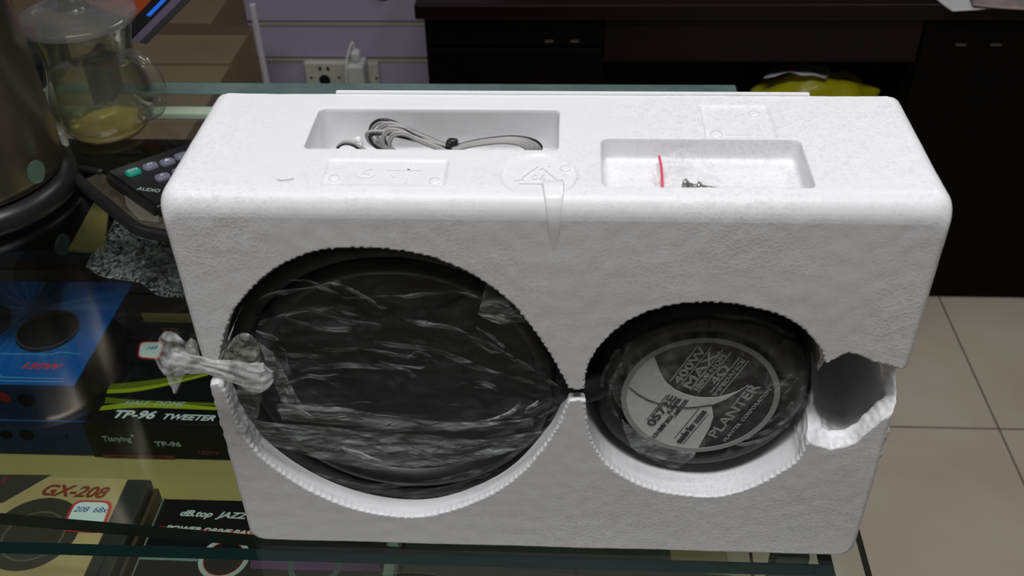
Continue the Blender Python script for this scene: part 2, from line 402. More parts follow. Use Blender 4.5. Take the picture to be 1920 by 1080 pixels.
# ---------------------------------------------------------------- cartons behind the counter
M_CARD = mat('kraft_cardboard', srgb(118, 106, 80), 0.75, var=(5, srgb(106, 94, 70)))
M_TAPE = mat('brown_tape', srgb(84, 68, 46), .4)
for i, (x0, x1, y0, y1, z0, z1, lab) in enumerate([
        (-1.15, -.572, .60, 1.235, -T, -.302, 'large brown carton standing close behind the glass counter'),
        (-1.15, -.572, 1.24, 1.394, -T, -.300, 'brown carton behind the one nearest the glass counter, a dark tape band along its top'),
        (-1.15, -.655, 1.41, 1.62, -T, -.300, 'brown carton farthest back, nearest the lilac slatwall')]):
    t = empty('cardboard_carton', ((x0 + x1) / 2, (y0 + y1) / 2, 0), lab, 'box', 'brown cartons behind the counter')
    link('carton_body', box(x0, x1, y0, y1, z0, z1, .003), M_CARD, t)
    ym = (y0 + y1) / 2
    ys_ = (.92, 1.375, 1.56)[i]
    link('tape_seam', box(x0 + .002, x1 - .001, ys_ - .02, ys_ + .02, z1 - .0005, z1 + .0012), M_TAPE, t)
# slanted screen at the far end of the counter
sc = empty('tablet_screen', (-.44, .56, T), 'leaning screen with an orange picture and a grey frame behind the mug', 'screen')
A = P(262, 78, 1, .66); B = P(352, -2, 1, .66)
ux = Vector((0.0, 1, 0)).normalized()
def quad_slab(p, n, th):
    n = Vector(n).normalized() * th
    return loft([tuple(a) for a in p], [tuple(Vector(a) + n) for a in p])
def SP(px, py, y): return P(px, py, 1, y)
fr = [SP(260, 80, .545), SP(362, -22, .545), SP(150, -140, .62), SP(70, 10, .62)]
fr[2] = fr[1] + fr[3] - fr[0]
nrm = (fr[1] - fr[0]).cross(fr[3] - fr[0]).normalized()
if nrm.y > 0: nrm = -nrm
link('frame', quad_slab(fr, nrm, -.010), mat('screen_frame_grey', srgb(105, 100, 118), .4, metal=.2), sc)
def inset(pp, a0, b0, a1, b1):
    l = lambda a, b: (pp[0] * (1 - a) + pp[1] * a) * (1 - b) + (pp[3] * (1 - a) + pp[2] * a) * b
    return [l(a0, b0), l(a1, b0), l(a1, b1), l(a0, b1)]
q = inset(fr, -.0, .07, 1, .95)
link('bezel', quad_slab([p + nrm * .0002 for p in q], nrm, .0014), M_BLACK, sc)
def emis(name, col, s):
    m = bpy.data.materials.new(name); m.use_nodes = True; b = m.node_tree.nodes['Principled BSDF']
    b.inputs['Base Color'].default_value = (*col, 1); b.inputs['Emission Color'].default_value = (*col, 1); b.inputs['Emission Strength'].default_value = s
    return m
q = inset(fr, .30, .185, 1.0, .70)
link('screen_picture', quad_slab([p + nrm * .0018 for p in q], nrm, .0004), emis('orange_screen', srgb(135, 58, 24), .12), sc)
link('stand', box(-.448, -.432, .505, .548, .0015, .05, .003), M_BLACK, sc)
q = inset(fr, .42, .085, 1.0, .12)
link('screen_edge_light', quad_slab([p + nrm * .0018 for p in q], nrm, .0004), emis('blue_screen_edge', srgb(30, 100, 210), .45), sc)

# ---------------------------------------------------------------- glass counter
ct = empty('glass_counter', (-.35, .27, 0), 'glass display counter carrying the foam block, mug and kettle', 'counter')
def sheet(name, x0, x1, y0, y1, z0, z1, edge, rot=0):
    """glass sheet: clear faces, green edges"""
    bm = bmesh.new(); bm_box(bm, x0, x1, y0, y1, z0, z1, rot=rot)
    dims = (x1 - x0, y1 - y0, z1 - z0); ax = dims.index(min(dims))
    me = from_bm(bm)
    o = link(name, me, [M_PANE, edge], ct)
    for p in me.polygons: p.material_index = 0 if abs(p.normal[ax]) > .9 else 1
    return o
XR, YB = .1735, .560
M_EDGEB = mat('glass_edge_dark', srgb(28, 30, 20), 0.2)
top_ = sheet('top_glass', -1.0, XR, -.16, YB, -.010, 0, M_EDGEB)
sheet('front_glass', -.98, .150, -.004, .004, -.60, -.0115, M_EDGE)
sheet('side_glass', .150, .158, -.004, .50, -.60, -.0115, M_EDGE)
sheet('shelf_glass', -.95, .145, .095, .40, -.110, -.097, M_EDGE, rot=-.07)
link('rear_strip', box(-1.0, XR - .002, .537, YB - .0005, .0002, .0014), mat('mirror_green_strip', srgb(84, 108, 104), .12, coat=.6, var=(30, srgb(104, 126, 120))), ct)
link('rear_rail', box(-.95, .14, .521, .5365, -.020, -.012, .002), mat('pale_green_rail', srgb(205, 212, 192), .5), ct)
M_DECK = mat('olive_deck_board', srgb(164, 150, 92), .55, var=(12, srgb(156, 142, 88)))
ZK = -.25
link('deck', box(-.95, .148, .012, .50, ZK - .02, ZK), M_DECK, ct)
link('rear_panel', box(-.95, .148, .50, .51, -.90, -.035), mat('rear_panel_black', srgb(14, 15, 14), .5), ct)
link('base_cabinet', box(-.95, .13, .03, .49, -T, -.62), mat('counter_base_board', srgb(60, 62, 52), .6), ct)
bm = bmesh.new()
for y in (.0, .485):
    link('corner_post', box(.128, .146, y + .008, y + .022, -.62, -.0115), mat('steel_post', srgb(105, 120, 112), .4, metal=.4), ct)

# ---------------------------------------------------------------- goods in the counter
def on_top(s, size, px, py, z, ang=0, m=None, par=None, name='lettering', shear=0, bold=0, sx=1.0, up=1.0):
    p = P(px, py, 2, z); a = ang
    me = text_me(s, size, (p.x, p.y, z), (math.cos(a), math.sin(a), 0), (-math.sin(a), math.cos(a), 0), shear=shear, bold=bold, sx=sx)
    return link(name, me, m, par)
def poly_top(pix, z, th, m, par, name):
    pts = [P(x, y, 2, z) for x, y in pix]
    return link(name, prism_z([(p.x, p.y) for p in pts], z, z + th), m, par)
M_CYANL = mat('pale_blue_line', srgb(120, 190, 215), .5)
# blue speaker box
YF = .2863
bx = empty('speaker_box', (-.52, .36, T + ZK), 'blue box printed with two dark round speakers and 150W', 'box')
ZB = -.1574
def blue_mat():
    m = mat('blue_print', srgb(12, 100, 178), .3, coat=.4)
    nt = m.node_tree; N = nt.nodes; L = nt.links; b = N['Principled BSDF']
    tc = N['Texture Coordinate']; mp = N.new('ShaderNodeMapping')
    c = P(60, 580, 2, ZB); base = wloc(bx)
    mp.inputs['Location'].default_value = (-(c.x - base.x), -(c.y - base.y), 0); L.new(tc.outputs['Object'], mp.inputs['Vector'])
    sx = N.new('ShaderNodeSeparateXYZ'); L.new(mp.outputs[0], sx.inputs[0])
    at = N.new('ShaderNodeMath'); at.operation = 'ARCTAN2'; L.new(sx.outputs['Y'], at.inputs[0]); L.new(sx.outputs['X'], at.inputs[1])
    ns = N.new('ShaderNodeTexNoise'); ns.noise_dimensions = '1D'; ns.inputs['Scale'].default_value = 4.5; ns.inputs['Detail'].default_value = 4; L.new(at.outputs[0], ns.inputs['W'])
    ln = N.new('ShaderNodeVectorMath'); ln.operation = 'LENGTH'; cx = N.new('ShaderNodeCombineXYZ'); L.new(sx.outputs['X'], cx.inputs[0]); L.new(sx.outputs['Y'], cx.inputs[1]); L.new(cx.outputs[0], ln.inputs[0])
    mr = N.new('ShaderNodeMapRange'); mr.inputs['From Min'].default_value = 0; mr.inputs['From Max'].default_value = .10; mr.inputs['To Min'].default_value = 1; mr.inputs['To Max'].default_value = .0
    L.new(ln.outputs['Value'], mr.inputs['Value'])
    n2 = N.new('ShaderNodeMapRange'); n2.inputs['From Min'].default_value = .45; n2.inputs['From Max'].default_value = .75; L.new(ns.outputs['Fac'], n2.inputs['Value'])
    ml = N.new('ShaderNodeMath'); ml.operation = 'MULTIPLY'; L.new(mr.outputs[0], ml.inputs[0]); L.new(n2.outputs[0], ml.inputs[1])
    ml2 = N.new('ShaderNodeMath'); ml2.operation = 'MULTIPLY'; ml2.inputs[1].default_value = .7; L.new(ml.outputs[0], ml2.inputs[0])
    mx = N.new('ShaderNodeMix'); mx.data_type = 'RGBA'; L.new(ml2.outputs[0], mx.inputs['Factor'])
    mx.inputs[6].default_value = (*srgb(10, 88, 165), 1); mx.inputs[7].default_value = (*srgb(120, 190, 225), 1); L.new(mx.outputs[2], b.inputs['Base Color'])
    return m
link('carton_body', box(-.66, -.427, YF, .436, ZK, ZB - .0025, .0015), mat('navy_print', srgb(16, 40, 72), .4, spec=.2), bx)
link('carton_top', box(-.66, -.427, YF, .436, ZB - .0025, ZB, .0008), blue_mat(), bx)
link('carton_side', box(-.4272, -.4262, YF + .002, .434, ZK + .002, ZB - .003), mat('black_print', srgb(22, 24, 28), .45, spec=.2), bx)
def disc_on(px, py, rpx, z, th, m, par, name, rin=None, ratio=1):
    c = P(px, py, 2, z); e = P(px + rpx, py, 2, z); r = (e - c).length
    prof = [(0, 0), (r, 0), (r, th), (0, th)] if rin is None else [(r * rin, 0), (r, 0), (r, th), (r * rin, th)]
    me = lathe(prof, (c.x, c.y, z), 48, close=rin is not None)
    return link(name, me, m, par)
for px, py in ((90, 617), (-38, 605)):
    disc_on(px, py + 6, 56, ZB, .0004, mat('print_shadow', srgb(28, 34, 52), .4), bx, 'printed_speaker')
    disc_on(px, py, 53, ZB + .0004, .0003, mat('print_black', srgb(26, 28, 34), .35), bx, 'printed_cone')
    disc_on(px, py, 56, ZB + .0004, .0004, mat('print_rim', srgb(70, 76, 88), .35), bx, 'printed_rim', .96)
on_top('150W', .0115, 74, 687, ZB, -.03, M_RED, bx, shear=.3, bold=.0003, sx=1.25)
for a, b in (((-60, 662), (98, 665)), ((98, 665), (112, 660)), ((112, 660), (150, 664)), ((-60, 706), (122, 710)), ((-60, 713), (120, 716)), ((-20, 680), (4, 706))):
    A, B = P(*a, 2, ZB), P(*b, 2, ZB)
    link('printed_line', tube([A + Vector((0, 0, .0001)), B + Vector((0, 0, .0001))], .00025, 4), M_CYANL, bx)
bm = bmesh.new()
M_HOLE = mat('hole_print', srgb(6, 9, 14), .6, spec=.05)
for px, py, r in ((50, 750, 20), (50, 815, 17), (12, 815, 14), (125, 818, 3)):
    x, z = FP(px, py, YF); link('printed_hole', lathe([(0, 0), (r / 2500, 0), (r / 2500, .0006), (0, .0006)], (x, YF - .0005, z), 32, 'Y'), M_HOLE, bx)
x, z = FP(8, 745, YF); link('printed_badge', lathe([(0, 0), (.006, 0), (.006, .0006), (0, .0006)], (x, YF - .0005, z), 32, 'Y'), mat('dark_red_print', srgb(120, 26, 34), .4), bx)
x, z = FP(60, 788, YF); link('printed_line', box(-.60, -.43, YF - .0005, YF, z - .0012, z + .0005), mat('mid_blue_print', srgb(30, 90, 160), .4), bx)

# tweeter box
tp = empty('tweeter_box', (-.35, .36, T + ZK), 'black tweeter box with green swooshes and TP-96 lettering', 'box')
ZT, YT = -.2033, .2848
M_BPR = mat('gloss_black_print', srgb(12, 14, 15), .4, spec=.15)
link('carton_body', box(-.4336, -.245, YT, .43, ZK, ZT, .0012), M_BPR, tp)
M_LIME = mat('lime_print', srgb(150, 160, 30), .35); M_LIMED = mat('olive_print', srgb(95, 105, 18), .35)
def swoosh(top_, bot, m, z=ZT, th=.0003, par=tp):
    tt = catmull([P(x, y, 2, z) for x, y in top_], 6); bb = catmull([P(x, y, 2, z) for x, y in bot], 6)
    n = min(len(tt), len(bb)); v = []; f = []
    for i in range(n):
        for p, h in ((tt[i], 0), (bb[i], 0), (bb[i], th), (tt[i], th)): v.append((p.x, p.y, p.z + h))
    for i in range(n - 1):
        for k in range(4): f.append((i * 4 + k, i * 4 + (k + 1) % 4, (i + 1) * 4 + (k + 1) % 4, (i + 1) * 4 + k))
    f += [(0, 1, 2, 3), tuple((n - 1) * 4 + k for k in (3, 2, 1, 0))]
    link('printed_swoosh', from_py(v, f), m, par)
swoosh([(208, 720), (250, 717), (310, 709), (390, 698)], [(203, 730), (250, 727), (310, 720), (390, 704)], M_LIMED)
swoosh([(202, 731), (250, 728), (310, 719), (390, 700)], [(200, 738), (250, 735), (310, 724), (390, 704)], M_LIME, th=.0005)
swoosh([(199, 745), (250, 750), (320, 753), (420, 757)], [(196, 756), (250, 758), (320, 758), (420, 761)], M_LIMED)
swoosh([(192, 762), (250, 755), (320, 757), (420, 765)], [(186, 770), (250, 765), (320, 766), (420, 770)], M_LIME, th=.0005)
M_PRW = mat('white_print', srgb(205, 212, 208), .4); M_PRG = mat('grey_print', srgb(168, 178, 174), .4)
on_top('TP-96', .0135, 250, 778, ZT + .0004, -.01, M_PRW, tp, shear=.25, bold=.0004, sx=1.2)
on_top('HALF  DOME', .0085, 288, 757, ZT + .0006, -.01, M_PRG, tp, shear=.3, sx=1.15)
on_top('TWEETER', .0095, 352, 783, ZT + .0004, -.02, M_PRW, tp, shear=.35, bold=.0002, sx=1.2)
on_top('TP', .014, 315, 622, ZT + .0004, 0, mat('dim_red_print', srgb(120, 70, 72), .4), tp, sx=1.2)
def on_front(s, size, px, py, y, m, par, shear=0, bold=0, sx=1.0):
    x, z = FP(px, py, y)
    return link('lettering', text_me(s, size, (x, y - .0002, z), (1, 0, 0), (0, 0, 1), shear=shear, bold=bold, sx=sx), m, par)
on_front('TP-96', .0085, 315, 833, YT, M_PRG, tp, bold=.00025, sx=1.2)
on_front('Tianying', .0095, 219, 823, YT, M_PRG, tp, bold=.0001, sx=.85)
on_front('100W', .007, 390, 849, YT, mat('rust_print', srgb(130, 50, 35), .4), tp, sx=1.2)
x0, z0 = FP(193, 852, YT); x1, z1 = FP(330, 862, YT)
link('printed_band', box(x0, x1, YT - .0006, YT, z1, z0), mat('rust_band', srgb(105, 44, 34), .4), tp)
on_front('HALF DOME TWEETER', .0042, 262, 857, YT - .0006, mat('band_text', srgb(40, 16, 14), .4), tp, sx=1.2)
x, z = FP(248, 817, YT); link('printed_mark', lathe([(.0008, 0), (.0016, 0), (.0016, .0004), (.0008, .0004)], (x, YT - .0004, z), 20, 'Y', True), M_PRG, tp)

# price stickers
M_STK = mat('sticker_paper', srgb(215, 228, 226), .5)
def sticker(pix, z, name_label, lines, ang):
    pts = [P(x, y, 2, z) for x, y in pix]; c = sum(pts, Vector()) / len(pts)
    t = empty('price_sticker', c, name_label, 'sticker')
    def rnd(k):
        out = []; n = len(pts)
        for i in range(n):
            a, b, d = pts[i - 1], pts[i], pts[(i + 1) % n]
            for s in range(5):
                q_ = s / 4; p = (b + (a - b) * .25) * (1 - q_) ** 2 + b * 2 * q_ * (1 - q_) + (b + (d - b) * .25) * q_ ** 2
                p = c + (p - c) * k; out.append((p.x, p.y))
        return out
    link('sticker_border', prism_z(rnd(1), z + .0002, z + .0006), M_RED, t)
    link('sticker_face', prism_z(rnd(.86), z + .0006, z + .0009), M_STK, t)
    u = (pts[1] - pts[0]).normalized(); v = Vector((-u.y, u.x, 0))
    for s, size, du, dv in lines:
        o = c + u * du + v * dv
        link('handwriting', text_me(s, size, (o.x, o.y, z + .0009), u, v, shear=.3, bold=.0001, extrude=.00008), mat('ink_blue', srgb(60, 70, 140), .5), t)
sticker([(262, 641), (310, 641), (300, 676), (257, 672)], ZT, 'red bordered price sticker on the black tweeter box', [('168', .007, 0, .003)], 0)
# gold box
ZG = -.200
gx = empty('speaker_box', (-.43, .12, T + ZK), 'gold speaker box with GX-208 in brown letters', 'box')
XG = -.3645
link('carton_body', box(-.62, XG, .022, .217, ZK, ZG, .001), mat('gold_print', srgb(180, 160, 112), .35, coat=.1, var=(25, srgb(170, 150, 104))), gx)
link('carton_side', box(XG + .0002, XG + .0215, .022, .216, ZK, ZG + .001, .002), mat('charcoal_print', srgb(44, 44, 42), .35), gx)
link('carton_edge', box(XG + .0225, XG + .0262, .022, .214, ZK, ZG - .008, .001), mat('brown_edge', srgb(60, 44, 26), .5), gx)
M_GXD = mat('gold_box_dark_print', srgb(60, 56, 48), .35)
poly_top([(-160, 889), (96, 891), (5, 943), (-160, 943)], ZG, .0004, M_GXD, gx, 'printed_triangle')
on_top('GX-208', .0165, 137, 922, ZG + .0001, -.03, mat('brown_print', srgb(125, 58, 32), .4), gx, shear=.3, bold=.0006, sx=1.05)
on_top('X', .012, 4, 902, ZG + .0005, 0, mat('red_brown_print', srgb(140, 50, 36), .4), gx, shear=.3)
disc_on(62, 1000, 84, ZG, .0005, mat('cone_print', srgb(58, 54, 44), .35), gx, 'printed_speaker')
disc_on(62, 1005, 58, ZG + .0005, .0003, mat('cone_ring_print', srgb(92, 86, 68), .35), gx, 'printed_ring', .93)
sticker([(140, 938), (214, 940), (192, 1000), (112, 996)], ZG + .0006, 'red bordered price sticker with blue handwriting on the gold box', [('208', .008, -.008, .006), ('68x', .008, .008, .006), ('120W/8in', .006, -.002, -.009)], 0)
# black amplifier box with printed rings
ZA = -.200
ax_ = empty('amplifier_box', (-.22, .10, T + ZK), 'black box with two silver rings and purple stripes beside the gold box', 'box')
link('carton_body', box(-.3255, -.142, .022, .196, ZK, ZA, .001), M_BPR, ax_)
link('carton_edge', box(-.3265, -.3257, .022, .197, ZA - .004, ZA + .0006), mat('grey_edge', srgb(120, 128, 126), .4), ax_)
on_top('dB.top  JAZZ', .0085, 398, 965, ZA + .0001, -.03, M_PRW, ax_, shear=.4, bold=.0002, sx=1.2)
swoosh([(300, 987), (360, 992), (420, 995), (478, 998)], [(306, 995), (360, 1001), (420, 1004), (470, 1006)], M_RED, z=ZA, par=ax_)
on_top('POWER DRIVE BASS', .0065, 392, 995, ZA + .0004, -.05, M_PRW, ax_, shear=.4, bold=.0002, sx=1.3)
M_TEAL = mat('teal_grey_print', srgb(108, 130, 126), .4)
swoosh([(272, 1031), (320, 1033), (380, 1036)], [(266, 1040), (320, 1042), (372, 1044)], M_TEAL, z=ZA, par=ax_)
swoosh([(264, 1043), (320, 1045), (372, 1047)], [(260, 1049), (320, 1051), (370, 1053)], M_TEAL, z=ZA, par=ax_)
swoosh([(470, 1044), (560, 1048), (700, 1054)], [(470, 1066), (560, 1069), (720, 1072)], mat('purple_print', srgb(84, 52, 88), .4), z=ZA, par=ax_)
disc_on(420, 1048, 47, ZA + .0004, .0006, M_PRG, ax_, 'printed_ring', .82)
disc_on(420, 1048, 39, ZA + .0004, .0004, M_RED, ax_, 'printed_ring_line', .95)
disc_on(592, 1056, 52, ZA + .0004, .0006, mat('dim_ring', srgb(70, 84, 84), .4), ax_, 'printed_ring', .8)
sticker([(466, 1003), (540, 1008), (532, 1020), (474, 1018)], ZA + .0006, 'red bordered price sticker half under the foam block on the black box', [], 0)
# white divider and green folder
p0, p1 = P(738, 1022, 2, -.2), P(730, 1072, 2, -.2)
top('divider_strip', box(p0.x - .004, p0.x + .0045, .022, .2, ZK, -.195, .001), mat('pale_green_card', srgb(150, 172, 160), .5), 'pale upright strip between the black box and the dark green case', 'divider')
dc = empty('storage_case', (-.03, .1, T + ZK), 'dark green flat case lying on the counter deck under the foam', 'case')
link('case_body', box(p0.x + .008, .095, .022, .21, ZK, -.205, .003), mat('dark_green_plastic', srgb(44, 54, 38), .45), dc)
link('case_lid', box(p0.x + .01, .093, .026, .206, -.205, -.201, .002), mat('darker_green_plastic', srgb(38, 50, 34), .4), dc)
# dark goods deeper in the counter
gd = empty('cable_carton', (-.60, .47, T + ZK), 'dark flat carton at the back of the counter deck behind the blue box', 'box')
link('carton_body', box(-.75, -.475, .445, .498, ZK, -.19, .002), mat('dark_brown_card', srgb(44, 40, 30), .6), gd)
ol = P(170, 430, 2, -.2)
t = empty('olive_pouch', (ol.x, ol.y, T - .2), 'olive pouch lying deep in the counter behind the kettle', 'pouch')
# shelf goods: olive envelope and crinkled bag resting on the glass shelf
ZS = -.096
bpy.data.objects.remove(t)
def crinkle_sheet(pix, z, m, name, label, cat, amp=.006, n=46, seed=0, parent=None):
    c = [P(x, y, 2, z) for x, y in pix]; v = []; f = []
    for j in range(n + 1):
        for i in range(n + 1):
            a, b = i / n, j / n
            p = (c[0] * (1 - a) + c[1] * a) * (1 - b) + (c[3] * (1 - a) + c[2] * a) * b
            e = min(a, 1 - a, b, 1 - b); e = min(1, e * 6)
            h = noise.ridged_multi_fractal(Vector((a * 3 + seed, b * 3, seed)), .8, 2.2, 4, 1, 2) * .35
            wob = nvec(Vector((a * 3, b * 3, seed + 5))) * .012
            v.append((p.x + wob.x, p.y + wob.y, p.z + .0015 + abs(h) * amp * (0.25 + e)))
    for j in range(n):
        for i in range(n): k = j * (n + 1) + i; f.append((k, k + 1, k + n + 2, k + n + 1))
    me = from_py(v, f)
    return top(name, me, m, label, cat, smooth=False) if parent is None else link(name, me, m, parent)
M_FILMC = film_material('clear_crinkled_film', (.85, .9, .88), .02, .60, 150, .12, .002)
crinkle_sheet([(225, 405), (345, 420), (345, 565), (165, 500)], ZS, M_FILMC, 'crinkled_bag', 'clear crinkled bag seen through the glass under the remote control', 'bag', .012, 60, 3)
env = top('olive_envelope', prism_z([(p.x, p.y) for p in [P(x, y, 2, ZS) for x, y in ((178, 385), (205, 400), (195, 478), (130, 474))]], ZS + .001, ZS + .004), mat('olive_paper', srgb(130, 122, 70), .6), 'olive envelope on the glass shelf between kettle and remote control', 'envelope')

# ---------------------------------------------------------------- things on the counter
# kettle
kc = (-.487, .355, 0)
kt = empty('electric_kettle', (kc[0], kc[1], T), 'dark steel kettle on a black base at the edge of the counter', 'kettle')
def steel():
    m = mat('brushed_dark_steel', srgb(126, 117, 104), .26, metal=.85)
    nt = m.node_tree; N = nt.nodes; L = nt.links; b = N['Principled BSDF']; tc = N['Texture Coordinate']
    mp = N.new('ShaderNodeMapping'); mp.inputs['Scale'].default_value = (160, 160, 2); L.new(tc.outputs['Object'], mp.inputs['Vector'])
    n = N.new('ShaderNodeTexNoise'); n.inputs['Scale'].default_value = 1; L.new(mp.outputs[0], n.inputs['Vector'])
    bp = N.new('ShaderNodeBump'); bp.inputs['Strength'].default_value = .08; L.new(n.outputs['Fac'], bp.inputs['Height']); L.new(bp.outputs['Normal'], b.inputs['Normal'])
    return m
link('kettle_body', lathe([(0, .020), (.066, .020), (.0700, .022), (.0715, .030), (.0712, .10), (.069, .20), (.060, .235), (0, .24)], kc, 96), steel(), kt, True)
link('kettle_base', lathe([(0, 0), (.077, 0), (.079, .003), (.078, .012), (.073, .018), (.066, .0199), (0, .0199)], kc, 96), M_BLACK, kt, True)
a = math.atan2(.3387 - kc[1] - .002, .0735); 
k = P(99, 311, 1, .325)
n = Vector((k.x - kc[0], k.y - kc[1], 0)).normalized(); cz = .036
pos = Vector((kc[0], kc[1], T + cz)) + n * .0712; sd = Vector((-n.y, n.x, 0))
bm = bmesh.new()
ring = []
for i in range(28):
    t_ = 2 * math.pi * i / 28; s_ = math.sin(t_) * .010; c_ = math.cos(t_) * .0088
    ang = c_ / .0712; d = n * math.cos(ang) + sd * math.sin(ang)
    ring.append((d, s_))
vi = [bm.verts.new(Vector((kc[0], kc[1], T + cz + s_)) + d * .0713) for d, s_ in ring]; vo = [bm.verts.new(Vector((kc[0], kc[1], T + cz + s_)) + d * .0718) for d, s_ in ring]
bm.faces.new(vo); bm.faces.new(vi[::-1])
for i in range(28): bm.faces.new((vi[i], vi[(i + 1) % 28], vo[(i + 1) % 28], vo[i]))
link('round_sticker', from_bm(bm), mat('green_grey_sticker', srgb(88, 112, 98), .4), kt)
# power lead of the kettle base
pts = catmull([P(118, 318, 2, .006), P(150, 318, 2, .004), P(190, 322, 2, .004), P(215, 330, 2, .004), P(250, 330, 2, .004)])
# mug
mc = (-.4180, .466, 0)
M_GLASS = mat('mug_glass', (1, 1, 1), 0.0, trans=1.0, ior=1.45)
def mug_glass(nm='clear_mug_glass', body=.035):
    m = bpy.data.materials.new(nm); m.use_nodes = True; nt = m.node_tree; N = nt.nodes; L = nt.links
    N.remove(N['Principled BSDF'])
    tr = N.new('ShaderNodeBsdfTransparent'); tr.inputs['Color'].default_value = (.90, .91, .88, 1)
    gl = N.new('ShaderNodeBsdfGlossy'); gl.inputs['Roughness'].default_value = .03
    df = N.new('ShaderNodeBsdfDiffuse'); df.inputs['Color'].default_value = (.75, .75, .7, 1)
    lw = N.new('ShaderNodeLayerWeight'); lw.inputs['Blend'].default_value = .35
    mx = N.new('ShaderNodeMixShader'); mx2 = N.new('ShaderNodeMixShader'); mx2.inputs[0].default_value = body
    ml = N.new('ShaderNodeMath'); ml.operation = 'MULTIPLY'; ml.inputs[1].default_value = .75; L.new(lw.outputs['Facing'], ml.inputs[0])
    pw = N.new('ShaderNodeMath'); pw.operation = 'POWER'; pw.inputs[1].default_value = 1.25; L.new(ml.outputs[0], pw.inputs[0])
    L.new(tr.outputs[0], mx2.inputs[1]); L.new(df.outputs[0], mx2.inputs[2])
    L.new(pw.outputs[0], mx.inputs[0]); L.new(mx2.outputs[0], mx.inputs[1]); L.new(gl.outputs[0], mx.inputs[2]); L.new(mx.outputs[0], N['Material Output'].inputs['Surface'])
    return m
M_MUG = mug_glass(); M_LID = mug_glass('clear_lid_glass', .065)
mg = empty('glass_mug', (mc[0], mc[1], T), 'clear glass mug of pale tea between the kettle and the foam block', 'mug')
K_R, K_H = 1.14, 1.10
sc_ = lambda L_: [(a_ * K_R, b_ * K_H) for a_, b_ in L_]
outer = sc_([(0, 0), (.024, 0), (.031, .004), (.0375, .013), (.0405, .026), (.0395, .040), (.0365, .055), (.0345, .068), (.0355, .080), (.0395, .094), (.0405, .097)])
inner = sc_([(.0385, .097), (.0375, .093), (.0338, .080), (.0328, .068), (.0348, .055), (.0376, .040), (.0384, .026), (.0352, .014), (.029, .0075), (0, .006)])
def smooth_prof(p, per=5):
    return [(max(0, q.x), q.y) for q in catmull([(a_, b_, 0) for a_, b_ in p], per)]
link('mug_body', lathe(smooth_prof(outer) + smooth_prof(inner), mc, 72), M_MUG, mg, True)
hd = [Vector((math.cos(-.38), math.sin(-.38), 0)) * r * K_R + Vector((mc[0], mc[1], z * K_H + T)) for r, z in ((.0345, .070), (.044, .076), (.056, .074), (.064, .062), (.065, .046), (.058, .032), (.047, .025), (.040, .022))]
link('mug_handle', tube(catmull(hd, 6), .0062, 14), M_MUG, mg, True)
ld = empty('mug_lid', (mc[0], mc[1], T + .097 * K_H), 'round glass lid with a knob resting on the tea mug', 'lid')
link('lid_disc', lathe(smooth_prof(sc_([(0, .101), (.030, .100), (.038, .098), (.043, .0975), (.0445, .100), (.043, .1035), (.036, .106), (.020, .108), (.012, .109)]), 4), mc, 72), M_LID, ld, True)
link('lid_knob', lathe(smooth_prof(sc_([(.012, .109), (.0095, .113), (.011, .118), (.0175, .122), (.0185, .126), (.015, .130), (0, .131)]), 4), mc, 48), M_LID, ld, True)
tea = mat('pale_tea', srgb(190, 170, 110), .05)
def tea_mat():
    m = bpy.data.materials.new('pale_tea_liquid'); m.use_nodes = True; nt = m.node_tree; N = nt.nodes; L = nt.links
    N.remove(N['Principled BSDF'])
    tr = N.new('ShaderNodeBsdfTransparent'); tr.inputs['Color'].default_value = (.91, .92, .78, 1)
    gl = N.new('ShaderNodeBsdfGlossy'); gl.inputs['Roughness'].default_value = .02
    fr_ = front_fresnel(nt, 1.33)
    mx = N.new('ShaderNodeMixShader'); L.new(fr_.outputs[0], mx.inputs[0]); L.new(tr.outputs[0], mx.inputs[1]); L.new(gl.outputs[0], mx.inputs[2]); L.new(mx.outputs[0], N['Material Output'].inputs['Surface'])
    return m
link('tea', lathe(sc_([(0, .0065), (.0285, .008), (.0348, .0145), (.0379, .026), (.0371, .040), (.0345, .054), (.0343, .0545), (0, .0545)]), mc, 64), tea_mat(), mg, True)
link('mug_bottom', lathe(sc_([(0, .0003), (.022, .0003), (.0285, .0030), (.0300, .0062), (.026, .0056), (0, .0045)]), mc, 48), mat('amber_glass_foot', srgb(240, 212, 150), .3, trans=.1), mg, True)
# card behind the mug
card = top('white_card', prism_z([(p.x, p.y) for p in [P(x, y, 2, .014) for x, y in ((60, 146), (94, 146), (122, 246), (116, 252), (100, 252))]], .0003, .014), mat('white_card_stock', srgb(225, 222, 222), .5), 'small white block of cards lying between kettle and mug', 'card')
pk = top('black_pouch', box(-.60, -.50, .50, .60, 0, .05, .012), mat('dark_pouch', srgb(24, 30, 28), .5, bump=(60, .6, .004)), 'dark pouch on the counter behind the mug', 'pouch')
# remote control
rc = [P(192, 321, 2, .014), P(345, 268, 2, .014), P(420, 330, 2, .014), P(345, 428, 2, .014)]
ex = (rc[1] - rc[0]).normalized(); L1 = .135; wd = Vector((ex.y, -ex.x, 0))
e2 = (P(300, 396, 2, .014) - rc[0]).normalized()
rp = [rc[0], rc[0] + ex * .135, rc[0] + ex * .135 + e2 * .082, rc[0] + e2 * .082]
rm = empty('remote_control', sum(rp, Vector()) / 4 - Vector((0, 0, .014)), 'black remote control with grey buttons and one green button', 'remote')
bm = bmesh.new()
A_ = [bm.verts.new(p) for p in rp]; B_ = [bm.verts.new(p + Vector((0, 0, -.0135))) for p in rp]
bm.faces.new(A_); bm.faces.new(B_[::-1])
for i in range(4): bm.faces.new((A_[i], B_[i], B_[(i + 1) % 4], A_[(i + 1) % 4]))
bmesh.ops.bevel(bm, geom=bm.edges[:], offset=.0035, segments=3, affect='EDGES')
link('remote_body', from_bm(bm), M_BLACK, rm)
